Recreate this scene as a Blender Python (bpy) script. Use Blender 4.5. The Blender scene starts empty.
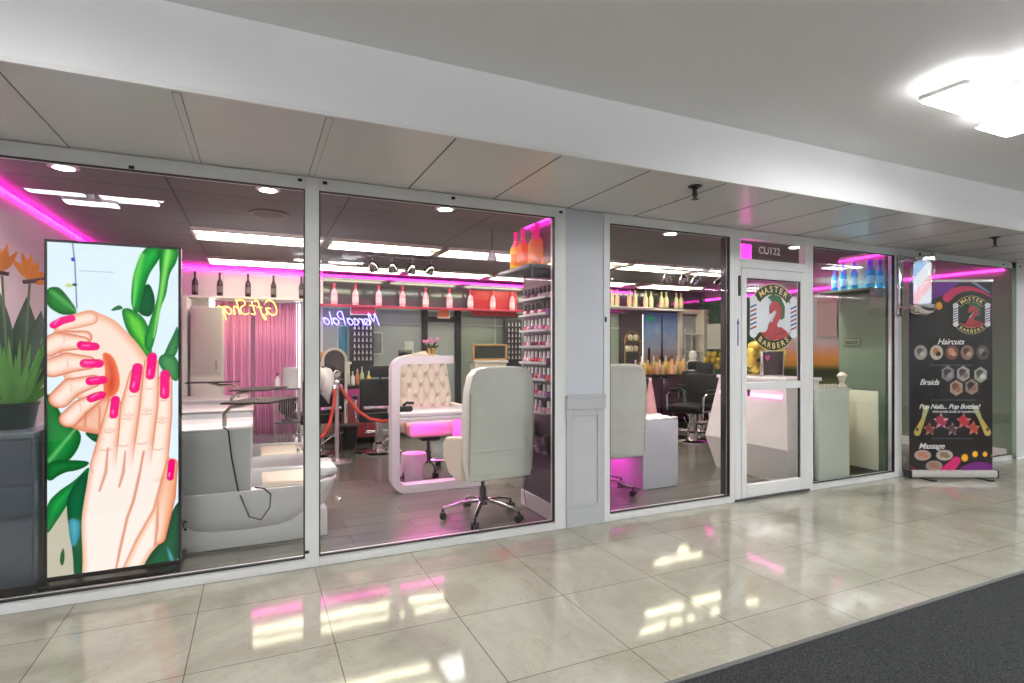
import bpy, bmesh, math, random
import numpy as np
from mathutils import Vector, Matrix
random.seed(7)
PI = math.pi
SC = bpy.context.scene
COL = SC.collection

# ---------------------------------------------------------------- materials
def new_mat(name):
    m = bpy.data.materials.new(name); m.use_nodes = True
    nt = m.node_tree; nt.nodes.clear()
    out = nt.nodes.new('ShaderNodeOutputMaterial')
    return m, nt, out

MATS = {}
def mat(name, col, rough=.5, metal=0., spec=.5, var=.06, nscale=18., bump=0., trans=0., coat=0., alpha=1., subsurf=0.):
    """Principled surface whose colour and roughness drift a little with a noise."""
    if name in MATS: return MATS[name]
    m, nt, out = new_mat(name)
    b = nt.nodes.new('ShaderNodeBsdfPrincipled')
    tc = nt.nodes.new('ShaderNodeTexCoord')
    nz = nt.nodes.new('ShaderNodeTexNoise'); nz.inputs['Scale'].default_value = nscale; nz.inputs['Detail'].default_value = 3
    nt.links.new(tc.outputs['Object'], nz.inputs['Vector'])
    mx = nt.nodes.new('ShaderNodeMix'); mx.data_type = 'RGBA'
    mx.inputs[6].default_value = (*[c*(1-var) for c in col], 1)
    mx.inputs[7].default_value = (*[min(1, c*(1+var)) for c in col], 1)
    nt.links.new(nz.outputs['Fac'], mx.inputs[0])
    nt.links.new(mx.outputs[2], b.inputs['Base Color'])
    b.inputs['Roughness'].default_value = rough; b.inputs['Metallic'].default_value = metal
    b.inputs['Specular IOR Level'].default_value = spec
    b.inputs['Transmission Weight'].default_value = trans
    b.inputs['Coat Weight'].default_value = coat
    b.inputs['Alpha'].default_value = alpha
    if bump:
        bp = nt.nodes.new('ShaderNodeBump'); bp.inputs['Strength'].default_value = bump; bp.inputs['Distance'].default_value = .01
        nt.links.new(nz.outputs['Fac'], bp.inputs['Height']); nt.links.new(bp.outputs['Normal'], b.inputs['Normal'])
    nt.links.new(b.outputs[0], out.inputs[0])
    MATS[name] = m
    return m

def emit(name, col, s):
    if name in MATS: return MATS[name]
    m, nt, out = new_mat(name)
    e = nt.nodes.new('ShaderNodeEmission'); e.inputs[0].default_value = (*col, 1); e.inputs[1].default_value = s
    nt.links.new(e.outputs[0], out.inputs[0]); MATS[name] = m
    return m

def glass_mat(name, tint, ior=1.45, rough=0.0, gain=1.0):
    """A thin pane: clear with a fresnel reflection."""
    if name in MATS: return MATS[name]
    m, nt, out = new_mat(name)
    t = nt.nodes.new('ShaderNodeBsdfTransparent'); t.inputs[0].default_value = (*tint, 1)
    g = nt.nodes.new('ShaderNodeBsdfGlossy'); g.inputs['Roughness'].default_value = rough
    lw = nt.nodes.new('ShaderNodeLayerWeight'); lw.inputs[0].default_value = .5
    pw = nt.nodes.new('ShaderNodeMath'); pw.operation = 'POWER'; pw.inputs[1].default_value = 5
    nt.links.new(lw.outputs['Facing'], pw.inputs[0])
    f0 = ((ior-1)/(ior+1))**2
    mu = nt.nodes.new('ShaderNodeMath'); mu.operation = 'MULTIPLY_ADD'; mu.inputs[1].default_value = (1-f0)*gain; mu.inputs[2].default_value = f0*gain; mu.use_clamp = True
    nt.links.new(pw.outputs[0], mu.inputs[0])
    mx = nt.nodes.new('ShaderNodeMixShader')
    nt.links.new(mu.outputs[0], mx.inputs[0]); nt.links.new(t.outputs[0], mx.inputs[1]); nt.links.new(g.outputs[0], mx.inputs[2])
    nt.links.new(mx.outputs[0], out.inputs[0]); MATS[name] = m
    return m

def glow_mat(name, col):
    """Coloured glass that passes light from behind."""
    if name in MATS: return MATS[name]
    m, nt, out = new_mat(name)
    d = nt.nodes.new('ShaderNodeBsdfPrincipled'); d.inputs['Base Color'].default_value = (*col, 1); d.inputs['Roughness'].default_value = .1
    t = nt.nodes.new('ShaderNodeBsdfTranslucent'); nz = nt.nodes.new('ShaderNodeTexNoise'); nz.inputs['Scale'].default_value = 25
    mx = nt.nodes.new('ShaderNodeMix'); mx.data_type = 'RGBA'; mx.inputs[6].default_value = (*col, 1); mx.inputs[7].default_value = (*[min(1, c*1.3+.03) for c in col], 1)
    nt.links.new(nz.outputs[0], mx.inputs[0]); nt.links.new(mx.outputs[2], t.inputs[0])
    m2 = nt.nodes.new('ShaderNodeMixShader'); m2.inputs[0].default_value = .6
    nt.links.new(d.outputs[0], m2.inputs[1]); nt.links.new(t.outputs[0], m2.inputs[2]); nt.links.new(m2.outputs[0], out.inputs[0]); MATS[name] = m
    return m

def vcol_mat(name, strength=None, rough=.4):
    """A printed or glowing picture whose drawing is held in the mesh's colours."""
    m, nt, out = new_mat(name)
    a = nt.nodes.new('ShaderNodeVertexColor'); a.layer_name = 'picture'
    if strength:
        e = nt.nodes.new('ShaderNodeEmission'); e.inputs[1].default_value = strength
        nt.links.new(a.outputs[0], e.inputs[0]); nt.links.new(e.outputs[0], out.inputs[0])
    else:
        b = nt.nodes.new('ShaderNodeBsdfPrincipled'); b.inputs['Roughness'].default_value = rough
        nt.links.new(a.outputs[0], b.inputs['Base Color']); nt.links.new(b.outputs[0], out.inputs[0])
    return m

def tile_mat(name, c1, c2, grout, w, h, ox, oy, gap, rough, vein=None, vs=1.4, spec=.5, offset=0., bias=0., coat=0., bump=0.):
    m, nt, out = new_mat(name); N = nt.nodes.new; L = nt.links.new
    b = N('ShaderNodeBsdfPrincipled'); tc = N('ShaderNodeTexCoord'); mp = N('ShaderNodeMapping')
    mp.inputs['Location'].default_value = (ox, oy, 0)
    L(tc.outputs['Object'], mp.inputs['Vector'])
    br = N('ShaderNodeTexBrick'); br.offset = offset; br.offset_frequency = 2; br.squash = 1
    br.inputs['Scale'].default_value = 1; br.inputs['Brick Width'].default_value = w; br.inputs['Row Height'].default_value = h
    br.inputs['Mortar Size'].default_value = gap; br.inputs['Mortar Smooth'].default_value = .1; br.inputs['Bias'].default_value = bias
    br.inputs['Color1'].default_value = (*c1, 1); br.inputs['Color2'].default_value = (*c2, 1); br.inputs['Mortar'].default_value = (*grout, 1)
    L(mp.outputs[0], br.inputs['Vector'])
    col = br.outputs['Color']
    if vein:
        n1 = N('ShaderNodeTexNoise'); n1.inputs['Scale'].default_value = vs; n1.inputs['Detail'].default_value = 8; n1.inputs['Roughness'].default_value = .65; n1.inputs['Distortion'].default_value = 1.6
        L(tc.outputs['Object'], n1.inputs['Vector'])
        rp = N('ShaderNodeValToRGB'); rp.color_ramp.elements[0].position = .42; rp.color_ramp.elements[1].position = .62
        rp.color_ramp.elements[0].color = (0, 0, 0, 1); rp.color_ramp.elements[1].color = (1, 1, 1, 1)
        L(n1.outputs['Fac'], rp.inputs[0])
        mx = N('ShaderNodeMix'); mx.data_type = 'RGBA'; mx.blend_type = 'MULTIPLY'
        mx.inputs[7].default_value = (*vein, 1)
        L(rp.outputs[0], mx.inputs[0]); L(col, mx.inputs[6]); col = mx.outputs[2]
        n2 = N('ShaderNodeTexNoise'); n2.inputs['Scale'].default_value = vs*4; n2.inputs['Detail'].default_value = 10; n2.inputs['Distortion'].default_value = 2.5
        L(tc.outputs['Object'], n2.inputs['Vector'])
        r2 = N('ShaderNodeValToRGB'); r2.color_ramp.elements[0].position = .485; r2.color_ramp.elements[0].color = (1, 1, 1, 1)
        r2.color_ramp.elements[1].position = .515; r2.color_ramp.elements[1].color = (1, 1, 1, 1)
        e = r2.color_ramp.elements.new(.5); e.color = (.86, .82, .76, 1)
        L(n2.outputs['Fac'], r2.inputs[0])
        m2 = N('ShaderNodeMix'); m2.data_type = 'RGBA'; m2.blend_type = 'MULTIPLY'; m2.inputs[0].default_value = .8
        L(col, m2.inputs[6]); L(r2.outputs[0], m2.inputs[7]); col = m2.outputs[2]
    L(col, b.inputs['Base Color'])
    b.inputs['Roughness'].default_value = rough; b.inputs['Specular IOR Level'].default_value = spec; b.inputs['Coat Weight'].default_value = coat
    if bump:
        n3 = N('ShaderNodeTexNoise'); n3.inputs['Scale'].default_value = 2.2; n3.inputs['Detail'].default_value = 2
        L(tc.outputs['Object'], n3.inputs['Vector'])
        bp = N('ShaderNodeBump'); bp.inputs['Strength'].default_value = bump; bp.inputs['Distance'].default_value = .02
        L(n3.outputs['Fac'], bp.inputs['Height']); L(bp.outputs[0], b.inputs['Normal'])
    L(b.outputs[0], out.inputs[0]); MATS[name] = m
    return m

# ---------------------------------------------------------------- mesh builder
class MB:
    def __init__(s): s.bm = bmesh.new()
    def _xf(s, vs, rot=None, loc=None):
        if rot is not None: bmesh.ops.transform(s.bm, matrix=rot, verts=vs)
        if loc is not None: bmesh.ops.translate(s.bm, vec=Vector(loc), verts=vs)
    def box(s, x0, x1, y0, y1, z0, z1, bev=0., seg=2, rot=None, loc=None):
        t = bmesh.new()
        bmesh.ops.create_cube(t, size=1)
        for v in t.verts:
            v.co = Vector(((x0+x1)/2+v.co.x*(x1-x0), (y0+y1)/2+v.co.y*(y1-y0), (z0+z1)/2+v.co.z*(z1-z0)))
        if bev: bmesh.ops.bevel(t, geom=t.edges[:], offset=bev, segments=seg, profile=.5, affect='EDGES', clamp_overlap=True)
        return s._merge(t, rot, loc)
    def _merge(s, t, rot=None, loc=None):
        M = Matrix.Identity(4)
        if rot is not None: M = rot.to_4x4()
        if loc is not None: M = Matrix.Translation(Vector(loc)) @ M
        bmesh.ops.transform(t, matrix=M, verts=t.verts)
        mp = {v: s.bm.verts.new(v.co) for v in t.verts}
        for f in t.faces:
            try: s.bm.faces.new([mp[v] for v in f.verts])
            except ValueError: pass
        t.free(); return s
    def tube(s, pts, r, seg=8, closed=False, caps=True, squash=None):
        pts = [Vector(p) for p in pts]; n = len(pts)
        rs = r if isinstance(r, (list, tuple)) else [r]*n
        rings = []; prev = None
        for i, p in enumerate(pts):
            if closed: d = pts[(i+1) % n]-pts[i-1]
            else: d = pts[min(i+1, n-1)]-pts[max(i-1, 0)]
            d.normalize()
            if prev is None:
                up = Vector((0, 0, 1)) if abs(d.z) < .9 else Vector((1, 0, 0))
                a = d.cross(up).normalized()
            else:
                a = (prev-d*prev.dot(d)).normalized()
            prev = a; b = d.cross(a)
            q = squash or 1
            rings.append([s.bm.verts.new(p+(a*math.cos(2*PI*k/seg)+b*math.sin(2*PI*k/seg)*q)*rs[i]) for k in range(seg)])
        m = n if closed else n-1
        for i in range(m):
            A, B = rings[i], rings[(i+1) % n]
            for k in range(seg): s.bm.faces.new((A[k], A[(k+1) % seg], B[(k+1) % seg], B[k]))
        if caps and not closed: s.bm.faces.new(rings[0][::-1]); s.bm.faces.new(rings[-1])
        return s
    def lathe(s, prof, c=(0, 0, 0), seg=20, rot=None, sx=1, sy=1):
        c = Vector(c); rings = []
        R = rot or Matrix.Identity(3)
        for r, z in prof:
            r = max(r, 1e-4)
            rings.append([s.bm.verts.new(c+R@Vector((r*math.cos(2*PI*k/seg)*sx, r*math.sin(2*PI*k/seg)*sy, z))) for k in range(seg)])
        for i in range(len(rings)-1):
            A, B = rings[i], rings[i+1]
            for k in range(seg): s.bm.faces.new((A[k], A[(k+1) % seg], B[(k+1) % seg], B[k]))
        s.bm.faces.new(rings[0][::-1]); s.bm.faces.new(rings[-1])
        return s
    def cyl(s, p0, p1, r, seg=14): return s.tube([p0, p1], r, seg)
    def ell(s, c, rx, ry, rz, seg=14, rings=8):
        return s.lathe([(math.sin(PI*i/rings), -math.cos(PI*i/rings)) for i in range(rings+1)], (0, 0, 0), seg)._last(seg*(rings+1), c, rx, ry, rz)
    def _last(s, n, c, rx, ry, rz):
        s.bm.verts.ensure_lookup_table()
        for v in s.bm.verts[-n:]: v.co = Vector((c[0]+v.co.x*rx, c[1]+v.co.y*ry, c[2]+v.co.z*rz))
        return s
    def prism(s, poly, d0, d1, axis='y'):
        """A 2-D outline given thickness along an axis: (a, b) reads x,z for y, x,y for z, y,z for x."""
        f = {'y': lambda a, b, d: (a, d, b), 'z': lambda a, b, d: (a, b, d), 'x': lambda a, b, d: (d, a, b)}[axis]
        A = [s.bm.verts.new(f(a, b, d0)) for a, b in poly]; B = [s.bm.verts.new(f(a, b, d1)) for a, b in poly]
        n = len(poly)
        s.bm.faces.new(A); s.bm.faces.new(B[::-1])
        for i in range(n): s.bm.faces.new((A[i], B[i], B[(i+1) % n], A[(i+1) % n]))
        return s
    def grid(s, fn, nu, nv, flip=False):
        g = [[s.bm.verts.new(fn(i/nu, j/nv)) for j in range(nv+1)] for i in range(nu+1)]
        for i in range(nu):
            for j in range(nv): s.bm.faces.new((g[i][j], g[i+1][j], g[i+1][j+1], g[i][j+1]))
        return s
    def build(s, name, m=None, parent=None, smooth=True, fix=True):
        if fix: bmesh.ops.recalc_face_normals(s.bm, faces=s.bm.faces)
        me = bpy.data.meshes.new(name); s.bm.to_mesh(me); s.bm.free()
        if smooth:
            me.shade_smooth()
            me.set_sharp_from_angle(angle=math.radians(38))
        o = bpy.data.objects.new(name, me); COL.objects.link(o)
        if m: me.materials.append(m)
        if parent: o.parent = parent
        return o

def tag(o, label=None, cat=None, group=None, kind=None):
    if label: o['label'] = label
    if cat: o['category'] = cat
    if group: o['group'] = group
    if kind: o['kind'] = kind
    return o
def thing(name, label, cat, loc=(0, 0, 0), rz=0., group=None):
    o = bpy.data.objects.new(name, None); COL.objects.link(o); o.empty_display_size = .1
    o.location = loc; o.rotation_euler = (0, 0, rz)
    return tag(o, label, cat, group)
def struct(mb, name, m, parent=None, smooth=False):
    o = mb.build(name, m, parent, smooth)
    if not parent: o['kind'] = 'structure'
    return o
def dup(root, loc, rz=None, label=None, group=None, scale=None):
    def cp(o, parent):
        c = o.copy(); COL.objects.link(c)
        if parent: c.parent = parent
        for ch in list(o.children): cp(ch, c)
        return c
    r = cp(root, None); r.location = loc
    if rz is not None: r.rotation_euler = (0, 0, rz)
    if scale: r.scale = (scale,)*3
    if label: r['label'] = label
    if group: r['group'] = group
    return r
def B(x0, x1, y0, y1, z0, z1, bev=0.): return MB().box(x0, x1, y0, y1, z0, z1, bev)
ORD = ['first', 'second', 'third', 'fourth', 'fifth', 'sixth', 'seventh', 'eighth', 'ninth', 'tenth']
def arc(cx, cz, r, a0, a1, n=8): return [(cx+r*math.cos(math.radians(a0+(a1-a0)*i/n)), cz+r*math.sin(math.radians(a0+(a1-a0)*i/n))) for i in range(n+1)]
def rrect(x0, x1, z0, z1, r, n=5): return arc(x1-r, z1-r, r, 0, 90, n)+arc(x0+r, z1-r, r, 90, 180, n)+arc(x0+r, z0+r, r, 180, 270, n)+arc(x1-r, z0+r, r, 270, 360, n)

def text_obj(name, txt, size, m, parent=None, loc=(0, 0, 0), rot=(PI/2, 0, 0), shear=0., off=0., depth=.001, space=1., align='LEFT', mirror=False):
    c = bpy.data.curves.new(name, 'FONT'); c.body = txt; c.size = size; c.shear = shear; c.offset = off; c.extrude = depth
    c.space_character = space; c.align_x = align
    t = bpy.data.objects.new(name, c); COL.objects.link(t)
    dg = bpy.context.evaluated_depsgraph_get()
    me = bpy.data.meshes.new_from_object(t.evaluated_get(dg)); me.name = name
    bpy.data.objects.remove(t); bpy.data.curves.remove(c)
    if mirror:
        for v in me.vertices: v.co.x = -v.co.x
        me.flip_normals()
    me.materials.clear(); me.materials.append(m)
    o = bpy.data.objects.new(name, me); COL.objects.link(o); o.location = loc; o.rotation_euler = rot
    if parent: o.parent = parent
    return o
def arc_text(name, txt, size, m, parent, cx, cz, rx, rz, a0, a1, d, up=True, depth=.001, off=0.):
    """Letters set along an ellipse in the x-z plane, joined into one mesh."""
    mb = bmesh.new()
    for i, ch in enumerate(txt):
        a = math.radians(a0+(a1-a0)*i/(len(txt)-1))
        o = text_obj('letter', ch, size, m, depth=depth, align='CENTER', off=off)
        me = o.data; bpy.data.objects.remove(o)
        x = cx+rx*math.cos(a); z = cz+rz*math.sin(a)
        tx, tz = -rx*math.sin(a), rz*math.cos(a)
        th = math.atan2(tz, tx)+(PI if up else 0)
        me.transform(Matrix.Translation((x, d, z)) @ Matrix.Rotation(-th, 4, 'Y') @ Matrix.Rotation(PI/2, 4, 'X') @ Matrix.Translation((0, -size*.35, 0)))
        mb.from_mesh(me); bpy.data.meshes.remove(me)
    me = bpy.data.meshes.new(name); mb.to_mesh(me); mb.free(); me.materials.append(m)
    o = bpy.data.objects.new(name, me); COL.objects.link(o); o.parent = parent
    return o

# ---------------------------------------------------------------- picture painter
class Canvas:
    """Draws into an array over a W x H metre picture, (0,0) at the lower left."""
    def __init__(s, W, H, n, bg):
        s.W, s.H = W, H; s.nx = n; s.ny = int(round(n*H/W))
        xs = np.linspace(0, W, s.nx+1); zs = np.linspace(0, H, s.ny+1)
        s.X, s.Z = np.meshgrid(xs, zs); s.aa = W/n
        s.C = np.ones(s.X.shape+(3,))*np.array(bg)
    def put(s, mask, col):
        col = np.asarray(col, float)
        s.C = s.C*(1-mask[..., None])+col*mask[..., None]
    def polymask(s, poly, soft=1.):
        X, Z = s.X, s.Z; n = len(poly); ins = np.zeros(X.shape, bool); d = np.full(X.shape, 1e9)
        for i in range(n):
            x0, z0 = poly[i]; x1, z1 = poly[(i+1) % n]
            if z0 != z1:
                c = ((z0 > Z) != (z1 > Z)) & (X < (x1-x0)*(Z-z0)/(z1-z0)+x0)
                ins ^= c
            L = (x1-x0)**2+(z1-z0)**2+1e-12
            t = np.clip(((X-x0)*(x1-x0)+(Z-z0)*(z1-z0))/L, 0, 1)
            d = np.minimum(d, np.hypot(X-x0-t*(x1-x0), Z-z0-t*(z1-z0)))
        sd = np.where(ins, d, -d)
        return np.clip(sd/(s.aa*soft)+.5, 0, 1), sd
    def poly(s, poly, col, edge=None, ew=.01, smooth=2):
        for _ in range(smooth):
            poly = [q for i in range(len(poly)) for q in ((.75*poly[i][0]+.25*poly[(i+1) % len(poly)][0], .75*poly[i][1]+.25*poly[(i+1) % len(poly)][1]), (.25*poly[i][0]+.75*poly[(i+1) % len(poly)][0], .25*poly[i][1]+.75*poly[(i+1) % len(poly)][1]))]
        m, sd = s.polymask(poly)
        if edge is not None:
            t = np.clip(sd/ew, 0, 1)[..., None]
            s.put(m, np.array(edge)*(1-t)+np.array(col)*t)
        else: s.put(m, col)
    def line(s, pts, r, col, edge=None, soft=1., op=1.):
        d = np.full(s.X.shape, 1e9); rr = np.zeros(s.X.shape)
        rs = r if isinstance(r, (list, tuple)) else [r]*len(pts)
        for i in range(len(pts)-1):
            x0, z0 = pts[i]; x1, z1 = pts[i+1]; L = (x1-x0)**2+(z1-z0)**2+1e-12
            t = np.clip(((s.X-x0)*(x1-x0)+(s.Z-z0)*(z1-z0))/L, 0, 1)
            R = rs[i]+(rs[i+1]-rs[i])*t
            q = np.hypot(s.X-x0-t*(x1-x0), s.Z-z0-t*(z1-z0))/R
            d = np.minimum(d, q)
        m = np.clip((1-d)*np.mean(rs)/(s.aa*soft)+.5, 0, 1)*op
        if edge is not None:
            t = np.clip(d, 0, 1)[..., None]**2.5
            s.put(m, np.array(col)*(1-t)+np.array(edge)*t)
        else: s.put(m, col)
    def ell(s, cx, cz, rx, rz, col, edge=None):
        d = np.hypot((s.X-cx)/rx, (s.Z-cz)/rz)
        m = np.clip((1-d)*min(rx, rz)/s.aa+.5, 0, 1)
        if edge is not None:
            t = np.clip(d, 0, 1)[..., None]**2; s.put(m, np.array(col)*(1-t)+np.array(edge)*t)
        else: s.put(m, col)
    def noise(s, amt, f=40, seed=1):
        r = np.random.RandomState(seed); k = np.zeros(s.X.shape)
        for i in range(6):
            a, b, p = r.uniform(-f, f, 3); k += np.sin(s.X*a+s.Z*b+p*7)
        s.C = np.clip(s.C*(1+amt*k[..., None]/6), 0, 1)
    def mesh(s, name, m, parent=None, loc=(0, 0, 0), rz=0., linear=True):
        """A flat x-z grid holding the drawing as vertex colours (colours are given as screen values)."""
        ny, nx = s.X.shape
        co = np.stack([s.X, np.zeros_like(s.X), s.Z], -1).reshape(-1, 3)
        i = np.arange(ny*nx).reshape(ny, nx)
        f = np.stack([i[:-1, :-1], i[:-1, 1:], i[1:, 1:], i[1:, :-1]], -1).reshape(-1, 4)
        me = bpy.data.meshes.new(name)
        me.vertices.add(len(co)); me.vertices.foreach_set('co', co.ravel())
        me.loops.add(f.size); me.loops.foreach_set('vertex_index', f.ravel())
        me.polygons.add(len(f)); me.polygons.foreach_set('loop_start', np.arange(0, f.size, 4))
        me.update(calc_edges=True)
        c = np.clip(s.C, 0, 1).reshape(-1, 3)
        c = np.where(c <= .04045, c/12.92, ((c+.055)/1.055)**2.4)
        at = me.color_attributes.new('picture', 'FLOAT_COLOR', 'POINT')
        at.data.foreach_set('color', np.concatenate([c, np.ones((len(c), 1))], 1).ravel())
        me.materials.append(m)
        o = bpy.data.objects.new(name, me); COL.objects.link(o); o.location = loc; o.rotation_euler = (0, 0, rz)
        if parent: o.parent = parent
        return o
# ================================================================ materials of the place
WHITE = mat('white_paint', (.80, .80, .80), .45, var=.015, nscale=3)
BEAMW = mat('beam_paint', (.84, .845, .87), .5, var=.01, nscale=3)
CEILP = mat('corridor_ceiling_paint', (.86, .86, .86), .6, var=.01, nscale=2)
FRAME = mat('frame_metal', (.82, .83, .84), .35, var=.02, nscale=30)
COLM = mat('column_paint', (.62, .65, .71), .5, var=.02, nscale=6)
COLG = mat('wainscot_paint', (.50, .52, .55), .5, var=.02, nscale=6)
GASK = mat('black_gasket', (.02, .02, .02), .5)
BLACK = mat('black_plastic', (.018, .018, .02), .4)
BLKGLOSS = mat('black_lacquer', (.014, .013, .016), .18)
BLKLEA = mat('black_leather', (.008, .008, .010), .42, spec=.3, bump=.1, nscale=60)
CHROME = mat('chrome', (.75, .75, .76), .12, 1.)
GOLD = mat('gold_metal', (.80, .56, .20), .25, 1.)
DARKM = mat('dark_metal', (.12, .12, .13), .35, .8)
SPOTM = mat('smoked_chrome', (.32, .32, .33), .18, 1.)
SOFF = mat('soffit_panel', (.74, .745, .74), .30, var=.02, nscale=4)
SOFJ = mat('soffit_grid', (.74, .74, .73), .4)
JOINT = mat('dark_joint', (.10, .10, .10), .7)
CREAM = mat('cream_paint', (.80, .76, .64), .45)
WHITEG = mat('white_gloss', (.82, .81, .82), .18, var=.01)
GLASS = glass_mat('window_glass', (.965, .975, .965), 1.45, 0, 1.0)
CLEARG = glass_mat('clear_glass', (.93, .94, .93), 1.5, .02)
ACRYL = glass_mat('clear_acrylic', (.80, .86, .84), 1.6, .05, 1.3)
PINKLED = emit('pink_led', (1., .012, .52), 9.)
FLOORM = tile_mat('marble_tile', (.45, .435, .37), (.405, .39, .33), (.16, .15, .13), .6, .605, .27, .99-.605*2+.605*3-.005+.0, .0025, .07, vein=(.80, .78, .76), vs=1.1, spec=.6, bump=.035)
SHOPFL = tile_mat('wood_plank', (.15, .145, .13), (.115, .11, .10), (.07, .06, .06), 1.2, .19, .1, .05, .002, .22, spec=.5, offset=.4)
SHOPCEIL = tile_mat('shop_ceiling_tile', (.19, .17, .175), (.175, .155, .16), (.07, .06, .065), 1.22, .61, .56, .1, .008, .6, spec=.3)
GREENG = mat('frosted_green_glass', (.36, .45, .38), .25, var=.05, nscale=2)
GREYG = mat('frosted_grey_glass', (.40, .46, .45), .25, var=.05, nscale=2)

# carpet with a fine nap
m, nt, out = new_mat('charcoal_carpet'); b = nt.nodes.new('ShaderNodeBsdfPrincipled')
tc = nt.nodes.new('ShaderNodeTexCoord'); nz = nt.nodes.new('ShaderNodeTexNoise'); nz.inputs['Scale'].default_value = 160; nz.inputs['Detail'].default_value = 4
rp = nt.nodes.new('ShaderNodeValToRGB'); rp.color_ramp.elements[0].position = .38; rp.color_ramp.elements[1].position = .66
rp.color_ramp.elements[0].color = (.016, .018, .020, 1); rp.color_ramp.elements[1].color = (.055, .057, .058, 1)
nt.links.new(tc.outputs['Object'], nz.inputs['Vector']); nt.links.new(nz.outputs['Fac'], rp.inputs[0]); nt.links.new(rp.outputs[0], b.inputs['Base Color'])
bp = nt.nodes.new('ShaderNodeBump'); bp.inputs['Strength'].default_value = .6; bp.inputs['Distance'].default_value = .006
nt.links.new(nz.outputs['Fac'], bp.inputs['Height']); nt.links.new(bp.outputs[0], b.inputs['Normal'])
b.inputs['Roughness'].default_value = .95; b.inputs['Specular IOR Level'].default_value = .1; nt.links.new(b.outputs[0], out.inputs[0]); CARPET = m

# ================================================================ the setting
EXPO = 1.22
XL, XR, YF = -6., 14., -6.5
struct(MB().box(XL, XR, -1.865, 0.0, -.06, 0), 'floor', FLOORM)
struct(MB().box(XL, XR, YF, -1.865, -.06, .004), 'floor.001', CARPET)
struct(MB().box(XL, XR, -1.885, -1.862, -.01, .008, .003), 'trim_1', JOINT)
struct(MB().box(-1.75, 8.5, 0., 7.4, -.06, 0), 'floor.002', SHOPFL)
struct(MB().box(XL, XR, YF, -1.0, 2.765, 2.85), 'ceiling', CEILP)
bm_ = struct(MB().box(XL, XR, -1.0, -.97, 2.415, 2.765), 'trim_2', BEAMW)
struct(MB().box(XL, XR, -1.004, -.985, 2.409, 2.43, .002), 'trim_3', WHITE)
sf = struct(MB().box(XL, XR, -.97, .05, 2.415, 2.50), 'ceiling.001', SOFF)
for k in range(-8, 22):
    x = .309+.61*k
    if x < .7:
        struct(MB().box(x-.015, x+.015, -.965, .0, 2.409, 2.4155, .001), 'grid_bar', SOFJ, sf)
        struct(MB().box(x+.015, x+.0175, -.965, .0, 2.4130, 2.4155), 'grid_gap', JOINT, sf)
        struct(MB().box(x-.0175, x-.015, -.965, .0, 2.4130, 2.4155), 'grid_gap', JOINT, sf)
    else:
        struct(MB().box(x-.004, x+.004, -.965, .0, 2.4135, 2.4155), 'grid_gap', JOINT, sf)
struct(MB().box(XL, XR, YF-.1, YF, 0, 2.85), 'wall_back', mat('corridor_wall', (.50, .51, .49), .5))
struct(MB().box(XR, XR+.1, YF-.1, .05, 0, 2.85), 'wall_end_right', MATS['corridor_wall'])
struct(MB().box(XL-.1, XL, YF-.1, .05, 0, 2.85), 'wall_end_left', MATS['corridor_wall'])
# shop shell
struct(MB().box(-1.75, 8.5, .05, 7.4, 2.52, 2.60), 'ceiling.002', SHOPCEIL)
PINKW = mat('pale_lilac_wall', (.52, .42, .50), .5)
struct(MB().box(-1.75, -1.65, 0., 5.3, 0, 2.52), 'wall_left', PINKW)
GRYW = mat('sage_wall', (.22, .28, .21), .3)
struct(MB().box(8.4, 8.5, 0., 5.3, 0, 2.52), 'wall_right', GRYW)
struct(MB().box(8.36, 8.4, .05, 5.2, 0, .12, .004), 'baseboard_right', WHITEG)
struct(MB().box(-1.75, -.60, 5.2, 5.3, 0, 2.52), 'wall_far_left', WHITE)
struct(MB().box(-.60, .62, 5.2, 5.3, 2.06, 2.52), 'wall_far_middle', WHITE)
struct(MB().box(.60, .92, 5.2, 5.3, 0, 2.52), 'wall_far_pier', WHITE)
DKT = mat('dark_transom', (.06, .075, .07), .08, spec=.8)
struct(MB().box(.92, 8.5, 5.2, 5.3, 2.03, 2.52), 'wall_far_transom', DKT)
struct(MB().box(-.60, .62, 6.6, 6.7, 0, 2.52), 'wall_behind_curtain', mat('maroon_wall', (.30, .10, .17), .6))
# far glazing
for i, (x0, x1, mm) in enumerate([(.92, 2.47, GREYG), (2.55, 3.03, GREYG), (3.12, 4.25, GREENG), (4.25, 6.34, GREENG), (7.75, 8.4, GREYG)]):
    w = struct(MB().box(x0, x1, 5.24, 5.25, .1 if i != 1 else .3, 2.03), 'window_%d' % (6+i), mm)
    struct(MB().box(x0, x1, 5.2, 5.28, 0, .1), 'window_sill', FRAME, w)
    if i in (0, 2, 3):
        struct(MB().box(x0+.62, x0+.645, 5.22, 5.24, .1, 2.03), 'window_frame', mat('pale_green_metal', (.55, .62, .56), .4), w)
        struct(MB().box(x0, x1, 5.215, 5.24, 1.74, 1.76), 'window_frame', MATS['pale_green_metal'], w)
dr = struct(MB().box(2.455, 2.54, 5.17, 5.25, 0, 2.0, .004).box(3.02, 3.115, 5.17, 5.25, 0, 2.0, .004).box(2.455, 3.115, 5.17, 5.25, 1.80, 1.88, .004).box(2.54, 3.02, 5.17, 5.25, 0, .25), 'door_2', BLACK)
struct(MB().box(2.56, 2.59, 5.12, 5.15, .9, 1.2, .01), 'door_handle', CHROME, dr)
struct(MB().box(6.34, 6.87, 5.2, 5.27, 0, 2.03), 'wall_far_panel', mat('charcoal_panel', (.06, .055, .06), .4))
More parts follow.
